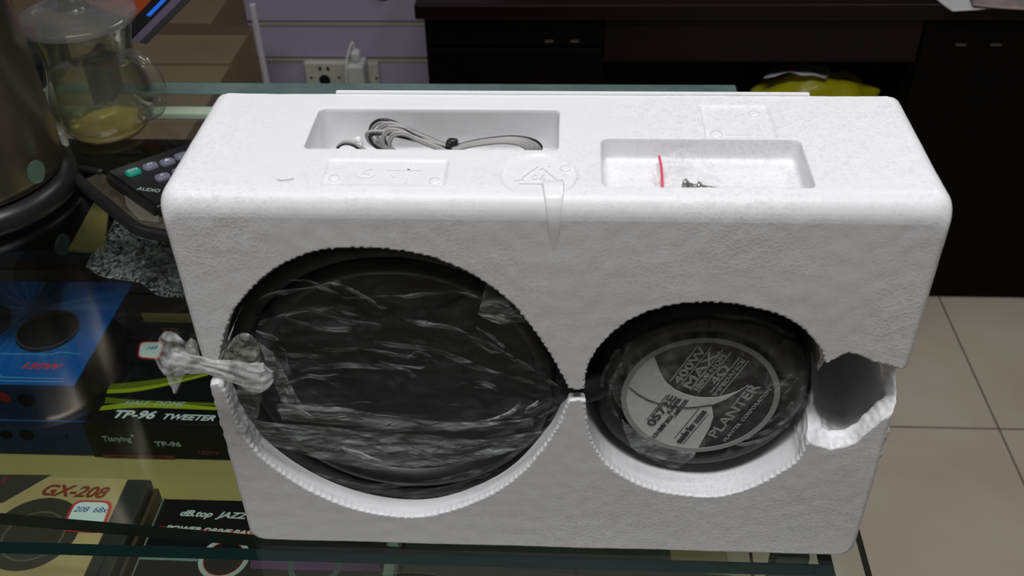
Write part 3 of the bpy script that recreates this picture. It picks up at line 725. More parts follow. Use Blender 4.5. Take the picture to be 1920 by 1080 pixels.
M_BTN = mat('grey_button', srgb(112, 112, 130), .45); M_BG = mat('green_button', srgb(20, 150, 125), .4)
def button(px, py, m, s=1.0, sym=None):
    c = P(px, py, 2, .0165); 
    bm = bmesh.new(); pts_ = []
    for i in range(24):
        a_ = 2 * math.pi * i / 24; ca, sa = math.cos(a_), math.sin(a_)
        x = math.copysign(abs(ca) ** .6, ca) * .0062 * s; y = math.copysign(abs(sa) ** .6, sa) * .0048 * s
        pts_.append(c + ex * x + e2 * y)
    lo = [bm.verts.new(p - Vector((0, 0, .003))) for p in pts_]; hi = [bm.verts.new(c + (p - c) * .93) for p in pts_]; hh = [bm.verts.new(c + (p - c) * .7 + Vector((0, 0, .0006))) for p in pts_]
    for i in range(24):
        j = (i + 1) % 24; bm.faces.new((lo[i], lo[j], hi[j], hi[i])); bm.faces.new((hi[i], hi[j], hh[j], hh[i]))
    bm.faces.new(hh)
    o = link('button', from_bm(bm), m, rm, True)
    if sym:
        link('button_symbol', text_me(sym, .0055, (c.x, c.y, c.z - T + .0007), ex, Vector((-ex.y, ex.x, 0))), M_PRW, o)
button(249, 320, M_BG, 1, 'ON'); button(281, 309, M_BTN, 1, 'M'); button(313, 301, M_BTN, 1, '\u25b2'); button(304, 329, M_BTN, 1, 'A'); button(340, 290, M_BTN); button(336, 318, M_BTN)
on_top('AUDIO', .0065, 279, 356, .0141, math.atan2(ex.y, ex.x) - .9, M_PRG, rm); 
# glossy black oval rim of a tray lying half under the remote
tr_ = [P(x, y, 2, .004) for x, y in ((128, 318), (160, 350), (205, 388), (243, 419), (265, 432), (300, 440), (345, 446), (400, 440))]
tray = empty('black_tray', P(230, 400, 2, 0), 'low black tray with a raised rim, half under the remote control', 'tray')
link('tray_rim', tube(catmull(tr_, 8), .0052, 10), M_BLACK, tray, True)
link('tray_edge', tube(catmull([P(x, y, 2, .003) for x, y in ((128, 318), (150, 316), (192, 323))], 6), .003, 8), M_BLACK, tray, True)
poly_top([(150, 345), (190, 326), (300, 400), (330, 440), (265, 428)], .0004, .0018, mat('smoked_plastic', srgb(64, 60, 50), .2, coat=.5, var=(60, srgb(84, 78, 64)), alpha=.55), tray, 'tray_floor')
poly_top([(233, 363), (297, 384), (299, 418), (262, 414), (238, 388)], .0024, .0006, mat('grey_tray_label', srgb(96, 92, 84), .4), tray, 'tray_label')

DBG = False
# ---------------------------------------------------------------- foam block
FW_, FD, FH = .3345, .0935, .229
def bool_cut(base, cutters):
    for cme in cutters:
        co = bpy.data.objects.new('c', cme); COL.objects.link(co)
        md = base.modifiers.new('b', 'BOOLEAN'); md.operation = 'DIFFERENCE'; md.solver = 'EXACT'; md.object = co
        dg = bpy.context.evaluated_depsgraph_get()
        me = bpy.data.meshes.new_from_object(base.evaluated_get(dg))
        base.modifiers.clear(); base.data = me
        b_ = bmesh.new(); b_.from_mesh(me); bmesh.ops.remove_doubles(b_, verts=b_.verts[:], dist=2e-5); bmesh.ops.dissolve_degenerate(b_, dist=1e-5, edges=b_.edges[:]); bmesh.ops.triangulate(b_, faces=b_.faces[:]); b_.to_mesh(me); b_.free()
        if DBG:
            b_=bmesh.new(); b_.from_mesh(me); print('CUT',len(b_.faces),'nonman',sum(not e.is_manifold for e in b_.edges)); b_.free()
        bpy.data.objects.remove(co)
def resample(pts, step):
    out = []
    n = len(pts)
    for i in range(n):
        a, b = Vector(pts[i]), Vector(pts[(i + 1) % n]); L_ = (b - a).length; k = max(1, int(L_ / step))
        for j in range(k): out.append(a + (b - a) * j / k)
    return out
def smooth_poly(pix, y, per=4):
    pts = [FP(a_, b_, y) for a_, b_ in pix]
    q_ = catmull([(x, 0, z) for x, z in pts], per, True)
    return [(v.x, v.z) for v in q_]
def scallop(poly, amp=.0011, period=.0036, grow=.0006):
    """bead-sized bumps along a cut edge"""
    pts = resample(poly, .0006); n = len(pts); c = sum(pts, Vector((0, 0))) / n; out = []; s = 0
    for i in range(n):
        a, b = pts[i - 1], pts[(i + 1) % n]; t = (b - a); t = t.normalized() if t.length else Vector((1, 0)); nrm_ = Vector((t.y, -t.x))
        if nrm_.dot(pts[i] - c) < 0: nrm_ = -nrm_
        s += (pts[i] - pts[i - 1]).length
        ph = s / period + .3 * noise.noise(Vector((pts[i].x * 90, pts[i].y * 90, 3)))
        k = abs(math.sin(math.pi * ph)) ** .7
        out.append(tuple(pts[i] - nrm_ * (amp * k - grow)))
    return out
BIG = [(410, 690), (413, 660), (422, 622), (437, 585), (455, 560), (480, 533), (510, 508), (545, 488), (580, 474), (612, 467), (650, 465), (700, 466), (745, 470), (790, 478), (830, 490), (870, 507), (905, 527), (940, 552), (965, 575), (990, 605), (1012, 635), (1032, 665), (1048, 692), (1060, 715), (1070, 735), (1068, 750), (1058, 772), (1043, 805), (1018, 842), (980, 885), (930, 922), (860, 953), (790, 969), (720, 966), (650, 950), (580, 920), (520, 882), (478, 846), (450, 805), (430, 760), (415, 722)]
SMALL = [(1096, 735), (1097, 705), (1108, 674), (1127, 646), (1155, 619), (1185, 598), (1215, 584), (1250, 574), (1290, 568), (1335, 567), (1380, 571), (1420, 579), (1455, 589), (1485, 602), (1508, 618), (1528, 640), (1542, 662), (1548, 690), (1545, 730), (1535, 780), (1520, 820), (1500, 858), (1480, 876), (1430, 905), (1380, 924), (1325, 932), (1240, 922), (1180, 900), (1135, 868), (1110, 828), (1099, 785)]
foam = empty('foam_block', (0, FD / 2, T), 'white polystyrene block with a large and a small round cavity holding two loudspeakers', 'foam packaging')
def foam_body_mesh(r=.0078, rf=.0105):
    rings = [(rf * (1 - math.sin(math.pi / 2 * k / 7)), rf * (1 - math.cos(math.pi / 2 * k / 7))) for k in range(8)]   # (inset, y)
    rings = [(rf * (1 - math.sin(math.pi / 2 * k / 7)), rf * (1 - math.cos(math.pi / 2 * k / 7))) for k in range(8)] + [(0, FD * .5), (0, FD)]
    v = []; f = []; m_ = 0
    for d, y in rings:
        x1 = FW_ / 2 - d * .40; z0, z1 = d * .22, FH - d; rr = r; ring = []
        for cx, cz, a0 in ((x1 - rr, z1 - rr, 0), (-x1 + rr, z1 - rr, 90), (-x1 + rr, z0 + rr, 180), (x1 - rr, z0 + rr, 270)):
            for i in range(9):
                a_ = math.radians(a0 + 90 * i / 8); ring.append((cx + rr * math.cos(a_), y, T + cz + rr * math.sin(a_)))
        m_ = len(ring); v += ring
    n = len(rings)
    for k in range(n - 1):
        for i in range(m_): f.append((k * m_ + i, k * m_ + (i + 1) % m_, (k + 1) * m_ + (i + 1) % m_, (k + 1) * m_ + i))
    f.append(tuple(range(m_))); f.append(tuple((n - 1) * m_ + i for i in range(m_))[::-1])
    bm = bmesh.new(); me = from_py(v, f); bm.from_mesh(me); bpy.data.meshes.remove(me); return from_bm(bm)
fb = bpy.data.objects.new('fb', foam_body_mesh()); COL.objects.link(fb)
cut = []
big_s = smooth_poly(BIG, 0, 3); small_s = smooth_poly(SMALL, 0, 3)
cut.append(prism_y(scallop(big_s), -.01, .0032)); cut.append(prism_y(scallop(small_s), -.01, .0032))
def shrink(poly, d):
    cx = sum(p[0] for p in poly) / len(poly); cz = sum(p[1] for p in poly) / len(poly)
    return [(cx + (x - cx) * d, cz + (z - cz) * d) for x, z in poly]
cut.append(prism_y(shrink(big_s, 1.0), .0028, .058)); cut.append(prism_y(shrink(small_s, 1.0), .0028, .062))
# the gap between the two cavities
cut.append(prism_y([FP(*p) for p in ((1060, 728), (1080, 731), (1100, 730), (1100, 752), (1085, 749), (1066, 752))], -.01, .05))
# torn front skin at the right: front layer gone, out to the side
torn = [(1500, 700), (1530, 655), (1549, 684), (1560, 676), (1575, 668), (1592, 663), (1612, 667), (1635, 679), (1660, 684), (1690, 694), (1704, 690), (1716, 678), (1760, 690), (1760, 775), (1678, 792), (1650, 804), (1628, 820), (1606, 842), (1580, 850), (1558, 856), (1530, 850), (1500, 858), (1470, 800)]
tb = [(1505, 700), (1535, 662), (1549, 684), (1562, 678), (1577, 670), (1592, 663), (1612, 667), (1635, 679), (1660, 684), (1690, 694), (1704, 690), (1716, 678), (1760, 690), (1760, 740), (1690, 748), (1655, 768), (1632, 790), (1606, 812), (1585, 822), (1558, 826), (1530, 815), (1500, 800), (1480, 780)]
cut.append(prism_y([FP(*p) for p in torn], -.012, .0155, [FP(*p, .0) for p in tb]))
tun = [(1532, 700), (1545, 680), (1570, 655), (1600, 648), (1635, 655), (1652, 690), (1655, 735), (1640, 772), (1612, 800), (1590, 815), (1560, 808), (1535, 785), (1522, 750)]
tA = [FP(a_, b_, .0155) for a_, b_ in tun]
cut.append(prism_y(tA, .0093, .0743, [(x, z + .0003) for x, z in shrink(tA, .93)]))
# torn left side: gap where the bag's tail leaves
left = [(455, 690), (420, 676), (392, 684), (372, 690), (352, 672), (280, 660), (280, 760), (384, 745), (392, 724), (402, 720), (418, 735), (430, 745), (440, 760)]
leftb = [(455, 690), (420, 678), (392, 684), (372, 690), (352, 672), (280, 662), (280, 735), (384, 730), (398, 716), (412, 714), (430, 720), (445, 730), (455, 745)]
cut.append(prism_y([FP(*p) for p in left], -.012, .045, [FP(*p) for p in leftb]))
# pockets in the top
def rrect(x0, x1, y0, y1, r=.004, n=5):
    out = []
    for cx, cy, a0 in ((x1 - r, y1 - r, 0), (x0 + r, y1 - r, 90), (x0 + r, y0 + r, 180), (x1 - r, y0 + r, 270)):
        for i in range(n): a_ = math.radians(a0 + 90 * i / (n - 1)); out.append((cx + r * math.cos(a_), cy + r * math.sin(a_)))
    return out
def tri(poly, z0, z1, d=.985):
    return loft([(x, y, z0 + T) for x, y in shrink(poly, d)], [(x, y, z1 + T) for x, y in poly])
cut.append(tri(rrect(-.1112, .0036, .0400, .0782, .003), .2065, .236))
cut.append(tri(rrect(.0222, .1115, .0108, .0513, .003), .2182, .236, .975))
for r in ((-.0977, -.0440, .0104, .0315), (.0694, .1022, .0530, .0834)):
    cut.append(prism_z(rrect(*r, .0012, 3), .2278, .24))
cut.append(lathe([(0, -.0011), (.0170, -.0011), (.0170, .01), (0, .01)], (-.0046, .0200, FH), 48))
cut.append(lathe([(.0012, 0)] and [(0, -.02), (.0012, -.02), (.0012, .2), (0, .2)], (.2, .3, 0), 8))
cut.pop()
bool_cut(fb, cut)
md = fb.modifiers.new('r', 'REMESH'); md.mode = 'VOXEL'; md.voxel_size = .00095; md.use_smooth_shade = True
dg = bpy.context.evaluated_depsgraph_get(); me = bpy.data.meshes.new_from_object(fb.evaluated_get(dg)); bpy.data.objects.remove(fb)
nv = len(me.vertices); co = np.empty(nv * 3); me.vertices.foreach_get('co', co); co = co.reshape(-1, 3)
no = np.empty(nv * 3); me.vertices.foreach_get('normal', no); no = no.reshape(-1, 3)
rel = co - np.array([0, 0, T])
# broken places: beads stand out
tz = [FP(1700, 690)[1], FP(1500, 862)[1]]; lz = [FP(380, 660)[1], FP(500, 860)[1]]
mr = (rel[:, 0] > FP(1500, 860)[0]) & (rel[:, 1] < .022) & (rel[:, 1] > .0012) & (rel[:, 2] < tz[0] - .002) & (rel[:, 2] > tz[1] - .004) & (no[:, 2] > -.2)
ml = (rel[:, 0] < FP(475, 800)[0]) & (rel[:, 1] < .05) & (rel[:, 1] > .0012) & (rel[:, 2] < lz[0] - .01) & (rel[:, 2] > lz[1])& (no[:, 2] > -.2)
disp = np.zeros(nv)
for i in np.nonzero(mr | ml)[0]:
    p = Vector(rel[i]); d = noise.voronoi(p * 230)[0]
    disp[i] = .0014 * (0.5 - d[0]) + .0010 * noise.noise(p * 110)
idx = np.nonzero(~(mr | ml))[0]
for i in idx[::1]:
    p = Vector(rel[i]); disp[i] = .00012 * noise.noise(p * 130) + .00025 * noise.noise(p * 25)
co += no * disp[:, None]
me.vertices.foreach_set('co', co.ravel()); me.update()
me.materials.clear()
link('foam_body', me, M_FOAM, foam, True)
# marks moulded into the top
def rel_top(px, py): p = P(px, py, 2, FH); return p.x, p.y
M_FOAMS = mat('smooth_foam_skin', (0.82, 0.82, 0.83), 0.28)
zr = FH - .0011
link('moulded_digit', text_me('6', .0125, (-.0795, .0205, zr - .0001), (1, 0, 0), (0, 1, 0), extrude=.0004, sx=1.5), M_FOAMS, foam)
bm = bmesh.new()
for x0, x1, y0, y1 in ((-.0705, -.0555, .0232, .0242), (-.0618, -.0608, .0125, .0280)): bm_box(bm, x0, x1, y0, y1, zr - .0005, zr + .0004)
bm_box(bm, -.0680, -.0672, .0172, .0205, zr - .0005, zr + .0004, rot=.6)
link('moulded_character', from_bm(bm), M_FOAMS, foam)
for x, y, r in ((-.0925, .0165, .0028), (-.0488, .0148, .0028), (.0945, .0765, .0030), (.0748, .0570, .0032), (.0068, .0262, .0026)):
    link('moulded_stud', lathe([(0, -.0006), (r, -.0006), (r * .9, .0006), (r * .3, .0007), (0, .0003)], (x, y, zr), 24), M_FOAMS, foam, True)
link('moulded_line', box(.079, .094, .0565, .0573, zr - .0004, zr + .0004), M_FOAMS, foam)
bm = bmesh.new(); cx, cy = -.0046, .0195
tri_ = [Vector((cx + .0125 * math.cos(math.radians(a_)), cy + .0105 * math.sin(math.radians(a_)) , 0)) for a_ in (90, 210, 330)]
for i in range(3):
    a_, b_ = tri_[i], tri_[(i + 1) % 3]; d = (b_ - a_).normalized(); n_ = Vector((-d.y, d.x, 0))
    s_, e_ = a_ + d * .0024, b_ - d * .0045
    for q_ in ([s_ - n_ * .0011, e_ - n_ * .0011, e_ + n_ * .0011, s_ + n_ * .0011], [e_ - n_ * .0025, e_ + d * .0032, e_ + n_ * .0025]):
        lo = [bm.verts.new(off((p.x, p.y, zr - .0004))) for p in q_]; hi = [bm.verts.new(off((p.x, p.y, zr + .0006))) for p in q_]
        bm.faces.new(lo[::-1]); bm.faces.new(hi)
        for k_ in range(len(q_)): bm.faces.new((lo[k_], lo[(k_ + 1) % len(q_)], hi[(k_ + 1) % len(q_)], hi[k_]))
link('recycling_mark', from_bm(bm), M_FOAMS, foam)
link('moulded_number', text_me('06', .0062, (cx, cy - .001, zr), (1, 0, 0), (0, 1, 0), extrude=.0005), M_FOAMS, foam)
# runner mark over the front edge
pts = [(.0015, .0150, FH - .0008), (.0018, .0105, FH - .0001), (.0020, .0055, FH - .0011), (.0021, .0029, FH - .0031), (.0022, .0010, FH - .0062), (.0024, .0000, FH - .0115), (.0026, .0002, FH - .021), (.0028, .0005, FH - .030)]
link('runner_mark', tube(catmull([off(p) for p in pts], 5), lambda t: .0044 * (1 - t) ** .45 + .0003, 16, .16), M_FOAMS, foam, True)
link('back_lip', box(-.106, .123, FD - .001, FD + .0015, .18, FH + .0012, .0005), M_FOAM, foam)

# ---------------------------------------------------------------- loudspeakers
WC = (-.0725, 0, .1125)
wf = empty('loudspeaker', (WC[0], .03, T + .028), 'large black loudspeaker wrapped in clear film in the bigger cavity', 'loudspeaker')
R_ = .0855
link('basket', lathe([(.020, .054), (.060, .030), (.070, .016), (R_, .015), (R_, .0115), (.078, .0110), (.0765, .0135), (.071, .0140), (.070, .0165), (.058, .032), (.020, .056)], WC, 72, 'Y', True), M_MATTE, wf, True)
link('surround', lathe([(.0765, .0135), (.0745, .0105), (.0715, .0095), (.0685, .0105), (.066, .0150)], WC, 72, 'Y'), M_RUBBER, wf, True)
link('cone', lathe([(.067, .0150), (.050, .0160), (.030, .0170), (.018, .0175)], WC, 72, 'Y'), mat('black_cone', (.014, .014, .016), .5, bump=(400, .4, .0003)), wf, True)
link('dust_cap', lathe([(.0185, .01748), (.016, .0174), (.010, .0173), (0, .0172)], WC, 48, 'Y'), bpy.data.materials['black_cone'], wf, True)
link('lead_bundle', tube(catmull([(.004, .020, T + .112), (.012, .013, T + .1115), (.020, .014, T + .1115), (.030, .022, T + .112)], 5), .0085, 12), M_MATTE, wf, True)
# crimped edge that shows faintly through the film
zz = catmull([P(x, y, 1, .0085) for x, y in ((478, 590), (520, 600), (600, 604), (690, 602), (770, 592), (830, 575), (872, 556))], 14)
zz = [p + Vector((0, 0, .0011 * (1 if i % 2 else -1))) for i, p in enumerate(zz)]
link('crimped_edge', tube(zz, .0006, 5), M_RUBBER, wf)
# right: the back of a smaller speaker, magnet with a round label
LC = (.0745, 0, .1065); RL = .0388; YL = .0120
sw = empty('loudspeaker', (LC[0], .03, T + .05), 'smaller loudspeaker seen from behind, its magnet carrying a round printed label', 'loudspeaker')
link('magnet_boot', lathe(smooth_prof([(0, .045), (.050, .045), (.0525, .040), (.0530, .022), (.0520, .0165), (.0490, .0135), (.0450, .0128)], 3) + [(.0405, .0128), (.0400, .0140), (0, .0140)], LC, 72, 'Y'), M_RUBBER, sw, True)
link('basket', lathe([(0, .045), (.046, .045), (.0545, .052), (.0575, .059), (.0575, .0612), (0, .0612)], LC, 72, 'Y'), M_MATTE, sw, True)
lp = link('label_plate', lathe([(0, .0140), (RL, .0140), (RL, .0120), (RL - .0006, YL), (0, YL)], LC, 72, 'Y'), M_LBLACK, sw)
LR = lambda a_, b_: (LC[0] + a_ * RL, LC[2] + b_ * RL)
def zl(x, y): return ((x - 815) / 565, -(y - 552) / 388)       # label picture -> label radius units
def lprism(pts, m, nm, th=.0002, par=None):
    return link(nm, prism_y([LR(*p) for p in pts], YL - th, YL + .0001), m, par or lp)
link('label_ring', lathe([(RL * .925, YL), (RL * .925, YL - .0003), (RL * .995, YL - .0003), (RL * .995, YL)], LC, 96, 'Y', True), M_SILVER, lp)
def arc(a0, a1, r=.93, n=24): return [(r * math.cos(math.radians(a0 + (a1 - a0) * i / n)), r * math.sin(math.radians(a0 + (a1 - a0) * i / n))) for i in range(n + 1)]
st, en = zl(475, 295), zl(848, 895)
a0 = math.degrees(math.atan2(st[1], st[0])); a1 = math.degrees(math.atan2(en[1], en[0])) % 360
if a1 < a0: a1 += 360
low = [zl(*p) for p in ((880, 840), (915, 760), (930, 680), (905, 602), (950, 582), (1000, 560), (1070, 515), (1145, 460))]
upp = [zl(*p) for p in ((1080, 502), (1000, 532), (930, 548), (860, 552), (780, 548), (700, 528), (630, 500), (560, 450), (510, 380), (487, 330))]
lprism(arc(a0, a1) + low + upp, M_LWHITE, 'label_white_field')
ln_ = [zl(*p) for p in ((305, 490), (370, 535), (450, 575), (530, 597), (600, 610), (730, 622), (800, 615), (860, 605), (905, 598))]
bm = bmesh.new(); bm_tube(bm, [Vector((LR(*p)[0], YL - .0003, T + LR(*p)[1])) for p in ln_], .0003, 5); link('label_line', from_bm(bm), M_LBLACK, lp)
AN = math.radians(64); U = Vector((math.cos(AN), 0, math.sin(AN))); V = Vector((-math.sin(AN), 0, math.cos(AN)))
def ltext(s, size, x, y, m, wid, bold=0.0, nm='label_text'):
    a_, b_ = LR(*zl(x, y)); me = text_me(s, size * RL, (a_, YL - .00035, b_), U, V, bold=bold)
    xs = [v_.co.dot(U) for v_ in me.vertices]; cur = max(xs) - min(xs); k_ = wid * RL / cur; c_ = (max(xs) + min(xs)) / 2
    for v_ in me.vertices: v_.co += U * ((v_.co.dot(U) - c_) * k_ + Vector((a_, 0, b_ + T)).dot(U) - v_.co.dot(U))
    return link(nm, me, m, lp)
def lbar(x, y, ln, m, th=.012):
    a_, b_ = LR(*zl(x, y)); c_ = Vector((a_, YL - .0003, T + b_)); h_ = U * ln * RL / 2; t_ = V * th * RL / 2; d_ = Vector((0, .0003, 0))
    q_ = [c_ - h_ - t_, c_ + h_ - t_, c_ + h_ + t_, c_ - h_ + t_]
    link('label_rule', loft([tuple(p) for p in q_], [tuple(p + d_) for p in q_]), m, lp)
S_ = M_SILVER
ltext('400W', .15, 717, 342, S_, .66, .00012); ltext('MAX.', .16, 800, 362, S_, .70, .00012)
ltext('100W NOM', .09, 862, 385, S_, .66, .00005); ltext('4\u03a9', .16, 935, 400, S_, .33, .0001); ltext('IMPEDANCE', .08, 1000, 415, S_, .68, .00004)
for x, y, l_ in ((675, 330, .68), (758, 348, .68), (835, 368, .76), (893, 385, .76), (968, 400, .66), (1035, 420, .66)): lbar(x, y, l_, S_, .014)
ltext('PLANTER', .20, 1072, 640, S_, 1.04, .00008); ltext('PLANTER  CORPORATION', .07, 1168, 668, S_, 1.06, .00003)
K_ = mat('label_ink', srgb(52, 54, 60), .4)
ltext('0572E', .16, 552, 645, K_, .60, .00015); ltext('PLANTER', .07, 640, 610, K_, .30, .00005); ltext('METER', .07, 690, 615, K_, .30, .00005)
ltext('CORP 20CM', .08, 590, 735, K_, .34, .00006); ltext('12V DC', .08, 545, 790, K_, .25, .00006)
ltext('made for autos', .13, 778, 755, K_, .66, .0002)
for x, y, l_ in ((515, 625, .5), (690, 640, .34), (742, 735, .62), (812, 775, .62)): lbar(x, y, l_, K_, .010)

# ---------------------------------------------------------------- film bags
def patch(tops, bots, ys, n=60, mrows=20, amp=.002, seed=0, sx=1.0, sz=1.0, edge_tuck=0.0):
    """film between two outlines given as (pixel x, pixel y) on the plane ys[0] (top) / ys[1] (bottom), crinkled"""
    A = catmull([P(x, y, 1, ys[0]) for x, y in tops], 12); B = catmull([P(x, y, 1, ys[1]) for x, y in bots], 12)
    def at_(L_, t): k_ = t * (len(L_) - 1); i = min(int(k_), len(L_) - 2); return L_[i].lerp(L_[i + 1], k_ - i)
    v = []; f = []
    for j in range(mrows + 1):
        b = j / mrows
        for i in range(n + 1):
            a = i / n; p = at_(A, a).lerp(at_(B, a), b)
            q_ = Vector((p.x * 45 * sx, seed, (p.z - T) * 45 * sz))
            w_ = nvec(q_ * .6) * .5
            h = noise.ridged_multi_fractal(q_ + w_, .9, 2.1, 4, 1.0, 2.0)
            e = min(b, 1 - b, a, 1 - a); e = min(1, e * 8)
            p = p + Vector((0, -amp * (h - .8) * (.35 + .65 * e) + edge_tuck * (1 - e), amp * .4 * noise.noise(q_ * 1.7)))
            v.append(p)
    for j in range(mrows):
        for i in range(n): k_ = j * (n + 1) + i; f.append((k_, k_ + 1, k_ + n + 2, k_ + n + 1))
    return from_py(v, f)
M_FILM1 = film_material('thin_clear_film', (.50, .51, .52), .0, .055, 45, .22, .0015, (1, 1, 2))
M_FILM2 = film_material('doubled_clear_film', (.62, .66, .64), .07, .42, 70, .22, .0015, (.6, 1, 2.2))
M_FILM3 = film_material('gathered_film', (.78, .80, .78), .15, .62, 90, .25, .001, bs=.3)
M_FILM4 = film_material('puffed_film', (.58, .60, .52), .12, .42, 90, .22, .0015)
pb = empty('plastic_bag', (WC[0], .005, T + .03), 'clear plastic bag around the large loudspeaker, its knotted tail sticking out sideways', 'bag')
def holepatch(poly_px, y_edge, y_mid, rows, cols, amp, seed, shr=.985, sx=1, sz=1.8):
    """film stretched over a whole round opening"""
    pl = catmull([P(x, y, 1, 0) for x, y in poly_px], 4, True); c = sum(pl, Vector()) / len(pl)
    pts_ = [pl[int(i * len(pl) / cols) % len(pl)] for i in range(cols)]
    v = []; f = []
    for j in range(rows + 1):
        t = j / rows * shr
        for p in pts_:
            q0 = c.lerp(p, t); q_ = Vector((q0.x * 32 * sx, seed, (q0.z - T) * 32 * sz)); w_ = nvec(q_ * .5)
            h = noise.ridged_multi_fractal(q_ + w_ * .8, .9, 2.1, 4, 1.0, 2.0)
            y = y_mid + (y_edge - y_mid) * t ** 3 - amp * (h - .8) * (1 - .6 * t ** 4)
            v.append(Vector((q0.x, y, q0.z)))
    for j in range(rows):
        for i in range(cols):
            a, b = j * cols + i, j * cols + (i + 1) % cols; f.append((a, b, b + cols, a + cols))
    return from_py(v, f)
arcT = [p for p in BIG if p[1] <= 735 and p[0] < 1075]; arcT = sorted(arcT[:25], key=lambda p: p[0]); arcB = sorted(BIG[25:], key=lambda p: p[0])
arcT = [(x, y + 6) for x, y in arcT]; arcB = [(x, y - 8) for x, y in arcB]
link('film', patch(arcT, arcB, (.0085, .0060), 170, 110, .0026, 4, .55, 1.5, .001), M_FILM1, pb, True)
M_PLEAT = film_material('pleated_film', (.62, .65, .64), .0, .20, 60, .18, .001, (.5, 1, 2))
def pleat(pts_, wd_, y_, seed, m=None):
    up_ = [(x, y - wd_ * (0.3 + .7 * math.sin(math.pi * min(1, (i + .3) / len(pts_))))) for i, (x, y) in enumerate(pts_)]
    link('pleat', patch(up_, [(x, y + wd_ * .4) for x, y in pts_], (y_, y_ + .001), 70, 8, .0022, seed, .7, 2.0), m or M_PLEAT, pb, True)
PL = [([(452, 578), (500, 556), (560, 545), (640, 528)], 6), ([(485, 607), (540, 590), (600, 578), (650, 588)], 7), ([(480, 620), (520, 640), (540, 690), (528, 752)], 8),
    ([(560, 696), (640, 684), (720, 688), (770, 700), (800, 730)], 7), ([(640, 560), (740, 556), (850, 550), (900, 560)], 5), ([(700, 640), (800, 655), (900, 690), (1030, 730)], 7),
    ([(760, 600), (860, 620), (960, 670), (1050, 728)], 6), ([(600, 812), (700, 806), (860, 800), (980, 780), (1060, 742)], 8), ([(620, 838), (760, 842), (900, 826), (1000, 790), (1060, 752)], 8),
    ([(640, 868), (760, 872), (900, 850), (1000, 810), (1055, 765)], 7), ([(560, 880), (680, 908), (800, 905), (930, 870), (1030, 800)], 6), ([(600, 915), (700, 925), (820, 918), (940, 880)], 6), ([(640, 935), (740, 938), (860, 922), (950, 890)], 4)]
for i, (pp, w_) in enumerate(PL): pleat(pp, w_ * .9, .0012 + .0008 * (i % 3), 100 + i * 3)
rg = random.Random(11)
for i in range(22):
    x0 = rg.uniform(500, 900); y0 = rg.uniform(510, 770); ln_x = rg.uniform(50, 130); k_ = ln_x / (1075 - x0); bow = rg.uniform(-14, 14)
    x1, y1 = x0 + (1075 - x0) * k_, y0 + (738 - y0) * k_ * rg.uniform(.5, 1.1)
    pleat([(x0, y0), (x0 + (x1 - x0) * .35, y0 + (y1 - y0) * .3 + bow), (x0 + (x1 - x0) * .7, y0 + (y1 - y0) * .7 + bow * .7), (x1, y1)], rg.uniform(3, 5.5), .0014, 300 + i * 3)
link('film', patch([(484, 640), (500, 650), (514, 660)], [(530, 756), (548, 770), (572, 768)], (.0015, .001), 24, 50, .0034, 141, 1.6, .8), M_FILM2, pb, True)
for i, (pp, w_) in enumerate([([(905, 792), (940, 782), (962, 770), (976, 755)], 6), ([(984, 772), (998, 762), (1010, 752)], 6), ([(520, 770), (560, 772), (590, 786)], 6), ([(640, 838), (670, 850), (720, 868)], 5)]):
    pleat(pp, w_, .0005, 160 + i * 3, M_FILM3)
link('film', patch([(478, 786), (600, 800), (760, 814), (900, 822), (1000, 808), (1050, 792)], [(478, 826), (560, 848), (640, 868), (740, 880), (850, 872), (990, 838)], (.002, .003), 110, 26, .0030, 3, .5, 2.4), M_FILM2, pb, True)
link('film', patch([(520, 755), (620, 762), (700, 772), (800, 786), (900, 792), (1000, 782)], [(530, 790), (640, 796), (760, 806), (880, 806), (1000, 800)], (.001, .002), 100, 14, .0026, 9, .5, 2.6), M_FILM2, pb, True)
link('film', patch([(445, 640), (480, 620), (510, 640), (530, 700)], [(520, 770), (560, 775), (600, 770), (640, 765)], (.004, .002), 40, 50, .0030, 21, 1.6, .8), M_FILM1, pb, True)
link('film', patch([(700, 770), (820, 775), (950, 760), (1060, 738)], [(740, 790), (850, 800), (960, 785), (1062, 752)], (.002, .003), 80, 16, .0030, 31, .6, 2.4), M_FILM1, pb, True)
link('film_tube', patch([(446, 722), (470, 722), (496, 716)], [(440, 806), (458, 812), (478, 806)], (.000, .002), 24, 40, .0040, 33, 1.5, .8), M_FILM2, pb, True)
link('film_bubble', patch([(424, 650), (445, 628), (470, 624), (488, 650)], [(413, 684), (440, 690), (470, 694), (492, 690)], (.003, .0015), 40, 30, .0045, 41, 1, 1), M_FILM4, pb, True)
link('film_flap', patch([(912, 532), (925, 540), (942, 552), (960, 566)], [(896, 588), (930, 604), (970, 603), (1002, 606)], (.0035, .0025), 30, 30, .0030, 51, 1, 1), M_FILM2, pb, False)
